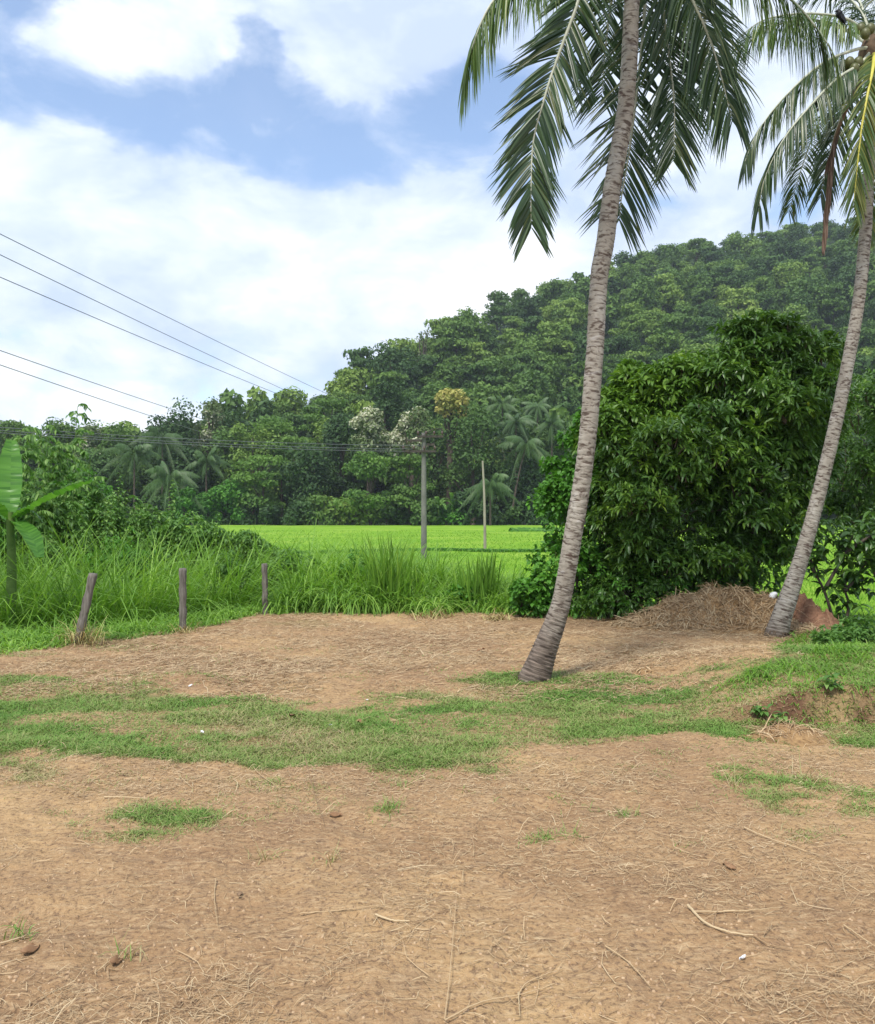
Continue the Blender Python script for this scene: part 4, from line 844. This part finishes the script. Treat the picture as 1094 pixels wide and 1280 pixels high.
# thicker growth on the bank
n = 38000; x = R.uniform(1.7, 6.5, n); y = 6.1+R.random(n)**1.3*2.6; k = (R.random(n) < ss(1.9, 2.9, x))&(y < np.interp(x, [1.7, 2.6, 3.4, 4.5], [6.6, 7.0, 7.5, 8.9])+.5*(fbm(x*3, y*3)-.5))&(R.random(n) < .3+ss(.3, .55, fbm(x*2.3+5, y*4)))&((y > 6.42)|(R.random(n) < .75)); x, y = x[k], y[k]; n = len(x)
hgt = np.where(y < 6.5, .055, .09)*np.where(fbm(x*2, y*2) > .5, 1.5, .8)
th = R.random(n)*2*pi; D = np.stack([np.cos(th)*.6, np.sin(th)*.6-.35*(y < 6.5), np.full(n, .9)], 1); S = np.stack([-np.sin(th), np.cos(th), 0*x], 1)
V, F, a = strips(np.stack([x, y, gz(x, y)-.004], 1), D, S, hgt*R.uniform(.5, 1.5, n), .008*R.uniform(.7, 1.4, n), R.uniform(.4, 1.6, n), 3, [.8, 1, .7, .06])
n2 = 7000; x = R.uniform(3.7, 7, n2); y = R.uniform(8.6, 11.5, n2); n2 = len(x); kk = (x/y > .34+.12*fbm(x, y)) ; x, y = x[kk], y[kk]; n2 = len(x)
mb = MB().add(V, F, a*.75); th = R.random(n2)*2*pi
V, F, a = strips(np.stack([x, y, gz(x, y)-.004], 1), np.stack([np.cos(th)*.5, np.sin(th)*.5, np.ones(n2)], 1), np.stack([-np.sin(th), np.cos(th), 0*x], 1), R.uniform(.06, .22, n2), .012, .8, 3, [.8, 1, .7, .06]); mb.add(V, F, a*.7)
tag(mb.build('bank_grass', M['grass']), 'thick green grass growing on and over the low cut bank at the right', 'grass', kind='stuff')
for px, py, s, lab in ((950, 888, .09, 'small broad leafed weed on the cut bank face'), (1040, 885, .1, 'yellow green leafy weed sprouting from the red cut bank'), (976, 893, .08, 'small weed between the other two at the foot of the bank')):
    c = on0(px, py+14); c[2] = gz(c[0], c[1]); n = 22; th = np.arange(n)*2.4; D = np.stack([np.cos(th), np.sin(th), R.uniform(.3, 1.6, n)], 1)
    V, F, a = strips(np.stack([R.normal(0, .025, n), R.normal(0, .02, n), R.uniform(.0, s, n)], 1), D, np.cross(D, [0, 0, 1.]), s*R.uniform(.6, 1.1, n), s*.4, .8, 4, [.2, .9, 1, .7, .05], fold=.25)
    tag(MB().add(V, F, a).build('weed', M['shrub'], loc=c), lab, 'weed', 'weeds on the cut bank')

# ------------------------------------------------------------------ straw litter
mb = MB()
for (n, y0, y1, l0, l1, w0, bias) in ((38000, 2.2, 5.8, .015, .07, .0018, 1.), (110000, 6.8, 13.4, .03, .15, .0045, .7), (3500, 2.2, 5.8, .06, .20, .0024, 1.), (24000, 4.6, 8, .02, .08, .0027, 1.)):
    x, y = scatter_px(n, y0, y1, 1.15, bias); dn = fbm(x*1.3+11, y*1.3, 4); k = (R.random(n) < ss(.3, .62, dn)+.12)&(y < edge(x)+.25)
    gmv = gmask(x, y); k &= R.random(n) > gmv*.75; x, y = x[k], y[k]; n = len(x)
    th = R.normal(0, .9, n)+(R.random(n) < .3)*R.random(n)*pi; D = np.stack([np.cos(th), np.sin(th), R.normal(.03, .08, n)], 1)
    S = np.stack([-np.sin(th), np.cos(th), R.normal(0, .4, n)], 1); side = nrm(S)*R.choice([-1, 1], n)[:, None]
    P = np.stack([x, y, gz(x, y)+.004+R.random(n)*.008], 1); L = R.uniform(l0, l1, n); W = w0*R.uniform(.6, 1.5, n)
    # bend sideways in the ground plane
    C0 = strips(P, D+side*R.normal(0, .3, n)[:, None], S, L, W, 0, 3, [.8, 1, .9, .5])
    V = C0[0].reshape(n, 4, 2, 3); b_ = R.normal(0, .28, n)[:, None]*L[:, None]*np.array([0, .5, .8, 0])[None, :]
    V = V+(nrm(S)[:, None, :]*b_[:, :, None])[:, :, None, :]; mb.add(V.reshape(-1, 3), C0[1], np.clip(C0[2]*.8+.2*np.repeat(dn[k], 3), 0, 1))
tag(mb.build('straw_litter', M['straw']), 'dry straw and grass clippings strewn over the bare soil', 'straw', kind='stuff')
# clods and crumbs of soil
mb = MB(); n = 5200; x, y = scatter_px(n, 2.2, 9); s = R.uniform(.002, .006, n)*np.where(R.random(n) < .02, 1.8, 1); P = np.stack([x, y, gz(x, y)+s*.2], 1)
q = np.array([(-1, -1, -.6), (1, -1, -.6), (1, 1, -.6), (-1, 1, -.6), (-.6, -.6, .6), (.6, -.6, .7), (.6, .6, .6), (-.6, .6, .5)])
V = P[:, None, :]+(q[None]+R.normal(0, .25, (n, 8, 3)))*s[:, None, None]; fq = np.array([(4, 5, 6, 7), (0, 1, 5, 4), (1, 2, 6, 5), (2, 3, 7, 6), (3, 0, 4, 7)])
F = (np.arange(n)[:, None, None]*8+fq[None]).reshape(-1, 4)
k = NT('crumb'); M['heap'] = solid('matted_straw', (.15, .085, .04), (.38, .24, .11), 25, bd=.03)
M['crumb'] = k.done(k.bsdf(k.ramp(k.attr('v'), [(0, (.22, .14, .08)), (.5, (.37, .25, .15)), (1, (.48, .34, .21))]), .95, .1))
tag(mb.add(V.reshape(-1, 3), F, np.repeat(R.random(n), 5)).build('soil_crumbs', M['crumb'], smooth=True), 'small crumbs of dry soil scattered over the clearing', 'soil', kind='stuff')

# ------------------------------------------------------------------ straw heap
def heap(name, c, fn, x0, x1, y0, y1, nstraw, label, cat, res=.03, mat='soil', L=(.08, .3), W=.006):
    c = np.array(c, float); xs_ = np.arange(x0, x1+res, res); ys_ = np.arange(y0, y1+res, res); X, Y = np.meshgrid(xs_, ys_); Z = fn(X, Y)
    ny, nx = X.shape; i = (np.arange(ny-1)[:, None]*nx+np.arange(nx-1)[None, :]).reshape(-1)
    mb = MB().add(np.stack([X, Y, Z], -1).reshape(-1, 3)-c, np.stack([i, i+1, i+nx+1, i+nx], 1), .3, 1)
    n = nstraw; x = R.uniform(x0, x1, n); y = R.uniform(y0, y1, n); z = fn(x, y); k = z > gz(x, y, False)+.015; x, y, z = x[k], y[k], z[k]; n = len(x)
    e = .03; gx = (fn(x+e, y)-z)/e; gy = (fn(x, y+e)-z)/e; th = R.normal(0, 1.0, n)+fbm(x*2, y*2)*5; cx_, sy_ = np.cos(th), np.sin(th)
    D = np.stack([cx_, sy_, gx*cx_+gy*sy_+R.normal(.12, .3, n)], 1); S = np.stack([-sy_, cx_, R.normal(0, .6, n)], 1)
    V, F, a = strips(np.stack([x, y, z+.0], 1)-c, D, S, R.uniform(*L, n), W*R.uniform(.6, 1.5, n), R.uniform(.1, 1.0, n), 4, [.8, 1, 1, .9, .4]); mb.add(V, F, np.clip(a*.65+.4*np.repeat(fbm(x*5, y*5, 3), 4)-.03, 0, 1), 0)
    o = mb.build(name, [M['straw'], M[mat]], loc=c); tag(o, label, cat); return o
def g2(x, y, cx, cy, rx, ry): return np.exp(-(((x-cx)/rx)**2+((y-cy)/ry)**2))
def hb(px): return (px-CX)/F_*11.4
def heap_fn(x, y):
    z = .36*g2(x, y, hb(888), 11.5, .62, .42)+.26*g2(x, y, hb(935), 11.4, .34, .34)+.20*g2(x, y, hb(845), 11.5, .55, .4)+.20*g2(x, y, hb(965), 11.35, .22, .26)+.10*g2(x, y, hb(990), 10.9, .5, .45)
    return z+.26*(fbm(x*4, y*4, 4)-.5)*np.clip(z*6, 0, 1)-.02
heap('straw_heap', (hb(895), 11.4, 0), heap_fn, 1.9, 5.6, 10.3, 12.7, 52000, 'big brown heap of dry straw and cut grass beside the slender palm', 'straw heap', L=(.05, .24), W=.007, mat='heap')
def clay_fn(x, y):
    cx0 = (1003-CX)/F_*11.2; z = .42*g2(x, y, cx0-.02, 11.2, .20, .28)+.22*g2(x, y, cx0+.22, 11.0, .22, .3)
    return z*(1+1.0*(fbm(x*6, y*6, 4)-.5))+.22*(fbm(x*13, y*13, 4)-.5)*np.clip(z*5, 0, 1)-.03
heap('earth_mound', ((1003-CX)/F_*11.2, 11.2, 0), clay_fn, 4.2, 5.9, 10.4, 12.1, 900, 'small mound of reddish brown earth right behind the foot of the slender palm', 'earth mound', res=.018, mat='redsoil')
c = on0(985, 921)
heap('straw_pile', (c[0], c[1], 0), lambda x, y: gz(x, y)-.012+.10*g2(x, y, c[0], c[1], .25, .12)*(.7+.6*fbm(x*8, y*8)), c[0]-.45, c[0]+.45, c[1]-.25, c[1]+.25, 2600, 'small flat pile of pale dry straw below the low cut bank', 'straw pile', .03, 'heap', (.04, .16), .005)
c = on0(805, 848)
heap('leaf_pile', (c[0], c[1], 0), lambda x, y: gz(x, y)-.012+.06*g2(x, y, c[0], c[1], .11, .06), c[0]-.2, c[0]+.2, c[1]-.14, c[1]+.14, 500, 'little dark reddish pile of dead leaves right of the leaning palm foot', 'leaf pile', .03, 'heap', (.03, .09), .008)

# ------------------------------------------------------------------ stalks, leaves and scraps on the ground
def stalk(pl, w, lab, mat='straw', z=.012, av=.85, name='dry_stalk'):
    pts_ = []
    for t in pl:
        q = on0(t[0], t[1]); q[2] = float(gz(q[0], q[1]))+z+(t[2] if len(t) > 2 else 0); pts_.append(q)
    p = spline(pts_, 26); w *= .75; p[1:-1] += R.normal(0, .0006, (24, 3)); V, F, uv = tube(p-pts_[0], np.linspace(w, w*.45, 26), 6); av = av*.85
    tag(MB().add(V, F, av).build(name, M[mat], loc=pts_[0]), lab, 'stalk', 'dry stalks lying on the soil')
stalk([(860, 1138), (882, 1158), (912, 1172), (942, 1176)], .008, 'thick curved pale stalk at the lower right of the bare soil', av=.95)
stalk([(868, 1146), (920, 1145), (950, 1143), (978, 1136)], .004, 'thin straight stalk starting beside the thick curved one')
stalk([(942, 1176), (960, 1184), (990, 1190)], .004, 'thin brown root like stalk continuing from the thick curved one', av=.35)
stalk([(955, 1176, 0), (968, 1165, .03), (990, 1163, .02), (1008, 1166, 0)], .003, 'arched brown twig right of the thick curved stalk', av=.3)
stalk([(1055, 1165), (1075, 1177), (1100, 1190)], .004, 'pale stalk at the right edge of the soil', av=.8)
stalk([(757, 1183), (785, 1208), (813, 1237)], .004, 'straight slanting stalk in the lower middle right', av=.8)
stalk([(556, 1280), (600, 1258), (648, 1243), (676, 1235)], .004, 'long stalk running out of the bottom edge, lower middle', av=.8)
stalk([(646, 1247), (660, 1228), (704, 1212)], .0035, 'stalk crossing the long bottom one', av=.75)
stalk([(648, 1240), (650, 1268)], .0035, 'short upright looking stalk below the crossing one', av=.9)
stalk([(470, 1148), (490, 1157), (512, 1160)], .006, 'short thick pale leaf sheath left of centre', av=1.)
stalk([(375, 1145), (440, 1143), (530, 1132)], .0035, 'long thin stalk lying left of centre', av=.7)
stalk([(556, 1280, 0), (563, 1220, .02), (571, 1125, .03)], .0028, 'thin stalk reaching straight away from the bottom edge', av=.75)
stalk([(270, 1105), (268, 1130), (272, 1160)], .003, 'thin pale stem pointing away in the left soil', av=.8)
stalk([(306, 938), (320, 962), (345, 990, .02)], .005, 'pale stalk leaning from the grass edge', av=.75)
stalk([(382, 980, .12), (392, 1005, .06), (406, 1034)], .004, 'dark brown twig standing at a slant left of centre', av=.12)
stalk([(150, 1012), (165, 1020), (172, 1002)], .004, 'bent stalk in the left grass patch', av=.9)
stalk([(130, 997), (155, 999), (185, 1003)], .005, 'pale straight stalk on top of the left grass patch', av=.95)
stalk([(930, 1040), (960, 1052), (1025, 1070)], .005, 'pale stalk under the right grass patch', av=.9)
stalk([(0, 1182), (30, 1172), (52, 1160)], .005, 'green tinged stalk at the left edge', av=.9)
def tuft(px, py, L, n, lab, mat='lawn', sp=.5, off=0.): tussock(px, py, L, n, lab, mat, sp, .0045, .03, (.1, .9), 'grass_tuft', 'small tufts on the bare soil', 4, off)
tuft(330, 1075, .13, 16, 'thin pale tuft in the left bare soil', off=.5); tuft(485, 1018, .13, 40, 'green tuft in the middle soil', off=-.1); tuft(410, 1075, .12, 12, 'sparse dry tuft near the slanting twig', off=.5)
tuft(920, 985, .2, 14, 'wispy tall tuft right of centre', off=.4); tuft(1005, 975, .24, 12, 'wispy tall tuft in the right grass patch', off=.5); tuft(720, 1050, .12, 26, 'tuft right of the middle green scraps'); tuft(684, 1048, .07, 50, 'low green and yellow tuft in the middle right soil')
tuft(785, 1020, .07, 50, 'small green tuft below the bare track', off=-.1); tuft(155, 1200, .14, 16, 'green straw tuft in the lower left soil', off=.2); tuft(20, 1170, .12, 24, 'green tuft at the lower left edge', off=-.1); tuft(860, 1058, .05, 30, 'tiny green tuft right of the middle'); tuft(250, 1018, .09, 60, 'dense tuft in the left grass patch', off=-.2)
def scrap(px, py, s, lab, mat, name, cat):
    c = on0(px, py); c[2] = float(gz(c[0], c[1]))+.012; n = 6; g_ = np.linspace(-1, 1, n); X, Y = np.meshgrid(g_, g_)
    rr = 1-.35*(X**2*Y**2); Z = .25*np.sin(X*2.2+1)*np.cos(Y*2)+.1*R.random(X.shape)
    V = np.stack([X*rr*s, Y*rr*s*.55, Z*s], -1).reshape(-1, 3); i = (np.arange(n-1)[:, None]*n+np.arange(n-1)[None, :]).reshape(-1); F = np.stack([i, i+1, i+n+1, i+n], 1)
    o = MB().add(np.concatenate([V, V-(0, 0, .003)]), np.concatenate([F, F[:, ::-1]+n*n]), 0).build(name, M[mat], loc=c); o.rotation_euler = (R.normal(0, .2), R.normal(0, .2), R.random()*6); tag(o, lab, cat)
for px, py, s, lab in ((459, 877, .015, 'bright white scrap of litter in the upper middle grass'), (238, 861, .02, 'white litter scrap at the upper left grass edge'), (253, 917, .018, 'pale scrap in the left grass'), (413, 909, .016, 'greyish scrap left of the middle grass'), (383, 1183, .0, '')):
    if s: scrap(px, py, s, lab, 'claywhite', 'litter_scrap', 'litter')
scrap(928, 1200, .014, 'white scrap in the lower right soil', 'claywhite', 'litter_scrap', 'litter'); scrap(300, 1126, .02, 'pale curled scrap in the left soil', 'straw', 'litter_scrap', 'litter')
for px, py, s, lab in ((366, 897, .05, 'reddish dead leaf in the middle left grass'), (450, 905, .05, 'dark curled dead leaf in the middle grass'), (145, 1203, .03, 'tan dead leaf in the lower left soil'), (600, 815, .06, 'dark dead leaf on the upper soil left of the leaning palm'), (38, 1193, .04, 'pale dead leaf at the lower left edge'), (912, 1082, .03, 'small dark dead leaf in the right soil'), (880, 1176, .0, ''), (420, 1020, .035, 'brown dead leaf by the slanting twig'), (563, 1241, .0, '')):
    if s: scrap(px, py, s, lab, 'deadleaf', 'dead_leaf', 'leaf')
# white stone on the heap
c = np.array([(966-CX)/F_*11.3, 11.3, 0]); c[2] = float(heap_fn(c[0], c[1]))+.03
t = np.linspace(0, pi, 8); V, F, uv = tube([(math.cos(q)*.06, 0, .02*math.sin(q*2)) for q in t], np.maximum(np.sin(t)*.045, .002), 10); V += R.normal(0, .004, V.shape)
tag(MB().add(V, F, 0).build('white_stone', M['claywhite'], loc=c), 'small white lump on the straw heap beside the slender palm', 'stone')

# ------------------------------------------------------------------ haze
V, F = boxv((0, 300, 118), (1300, 720, 246)); hm = bpy.data.materials.new('haze_air'); hm.use_nodes = True; nt = hm.node_tree; nt.nodes.clear()
ou = nt.nodes.new('ShaderNodeOutputMaterial'); pv = nt.nodes.new('ShaderNodeVolumePrincipled'); pv.inputs['Color'].default_value = (.82, .90, 1, 1); pv.inputs['Density'].default_value = .00022; pv.inputs['Anisotropy'].default_value = 0.2
nt.links.new(pv.outputs[0], ou.inputs['Volume'])
tag(MB().add(V, F, 0).build('haze', hm, smooth=False), 'thin bluish air haze over the whole valley', 'haze', kind='stuff')

# ------------------------------------------------------------------ camera, sun, sky
cam = bpy.data.cameras.new('camera'); co = bpy.data.objects.new('camera', cam); COL.objects.link(co); co.location = (0, 0, EYE); co.rotation_euler = (radians(90), 0, 0)
cam.sensor_fit = 'VERTICAL'; cam.sensor_height = 24; cam.lens = F_/1280*24; cam.clip_end = 5000; cam.clip_start = .05; sc.camera = co
EL, AZ = radians(58), radians(205)                       # azimuth clockwise from +Y: behind and left of the camera
sv = np.array([math.sin(AZ)*math.cos(EL), math.cos(AZ)*math.cos(EL), math.sin(EL)])
L_ = bpy.data.lights.new('sun', 'SUN'); L_.energy = 2.5; L_.angle = radians(11); L_.color = (1, .95, .87); so = bpy.data.objects.new('sun', L_); COL.objects.link(so)
from mathutils import Vector
so.rotation_euler = Vector(-sv).to_track_quat('-Z', 'Y').to_euler()
w = bpy.data.worlds.new('World'); sc.world = w; w.use_nodes = True; nt = w.node_tree; nt.nodes.clear()
class WT(NT):
    def __init__(s, t): s.t = t
W_ = WT(nt); out = W_.n('ShaderNodeOutputWorld')
sky = W_.n('ShaderNodeTexSky', sky_type='NISHITA', sun_disc=False, sun_elevation=EL, sun_rotation=AZ, air_density=1.0, dust_density=.6, ozone_density=1.5)
bg1 = W_.n('ShaderNodeBackground'); bg1.inputs[1].default_value = .15
W_.l(sky.outputs[0], bg1.inputs[0])
tc = W_.n('ShaderNodeTexCoord').outputs['Generated']; sx = W_.n('ShaderNodeSeparateXYZ'); W_.l(tc, sx.inputs[0])
den = W_.math('ADD', W_.math('MAXIMUM', sx.outputs[2], 0.), .16)
cxy = W_.n('ShaderNodeCombineXYZ'); W_.l(W_.math('DIVIDE', sx.outputs[0], den), cxy.inputs[0]); W_.l(W_.math('DIVIDE', sx.outputs[1], den), cxy.inputs[1]); pv_ = cxy.outputs[0]
dm = W_.mapping(tc, (1, 1, 1.9)); n1 = W_.noise(dm, 3.4, 8, .52, .35); n2 = W_.noise(dm, 9., 7, .6, .3); n3 = W_.noise(dm, 3.0, 5, .55, .4)
def blobn(px, py, rx, rz):                               # smooth patch around a direction of the sky
    c = P3(px, py, 1.)-np.array([0, 0, EYE]); c = c/np.linalg.norm(c)
    v = W_.n('ShaderNodeVectorMath', operation='SUBTRACT'); W_.l(tc, v.inputs[0]); v.inputs[1].default_value = tuple(c)
    m_ = W_.n('ShaderNodeVectorMath', operation='MULTIPLY'); W_.l(v.outputs[0], m_.inputs[0]); m_.inputs[1].default_value = (F_/rx, 1.5, F_/rz)
    l_ = W_.n('ShaderNodeVectorMath', operation='LENGTH'); W_.l(m_.outputs[0], l_.inputs[0])
    e_ = W_.math('MULTIPLY', l_.outputs['Value'], l_.outputs['Value']); return W_.math('POWER', 2.718, W_.math('MULTIPLY', e_, -1.))
cov = W_.math('ADD', n1, W_.math('MULTIPLY', W_.math('SUBTRACT', n2, .5), .55))
cov = W_.math('ADD', cov, .08)
for px, py, rx, rz, a in ((150, 48, 130, 34, .30), (50, 75, 70, 30, .18), (30, 0, 60, 26, -.30), (230, 128, 330, 44, -.34), (335, 55, 50, 60, -.28), (530, 35, 170, 60, .26), (600, 112, 80, 40, -.34), (420, 200, 200, 55, -.16), (250, 340, 700, 110, .22), (1000, 250, 80, 36, -.30), (830, 262, 60, 28, -.2), (870, 120, 160, 80, .15), (120, 250, 60, 22, -.12)):
    cov = W_.math('ADD', cov, W_.math('MULTIPLY', blobn(px, py, rx, rz), a))
cover = W_.ramp(cov, [(.37, .07), (.46, .36), (.52, .82), (.62, .98)])
shade = W_.math('ADD', W_.math('MULTIPLY', n3, .65), W_.math('MULTIPLY', n2, .35))
ccol = W_.ramp(shade, [(.42, (.43, .51, .68)), (.49, (.53, .60, .73)), (.55, (.63, .68, .76)), (.66, (.86, .86, .87))])
bg2 = W_.n('ShaderNodeBackground'); W_.l(ccol, bg2.inputs[0]); bg2.inputs[1].default_value = 1.0
mx = W_.n('ShaderNodeMixShader'); W_.l(cover, mx.inputs[0]); W_.l(bg1.outputs[0], mx.inputs[1]); W_.l(bg2.outputs[0], mx.inputs[2]); W_.l(mx.outputs[0], out.inputs[0])
sc.view_settings.view_transform = 'Standard'; sc.view_settings.look = 'None'; sc.view_settings.exposure = .72; sc.view_settings.gamma = 1
sc.cycles.max_bounces = 6; sc.cycles.diffuse_bounces = 3; sc.cycles.transmission_bounces = 4; sc.cycles.volume_bounces = 0
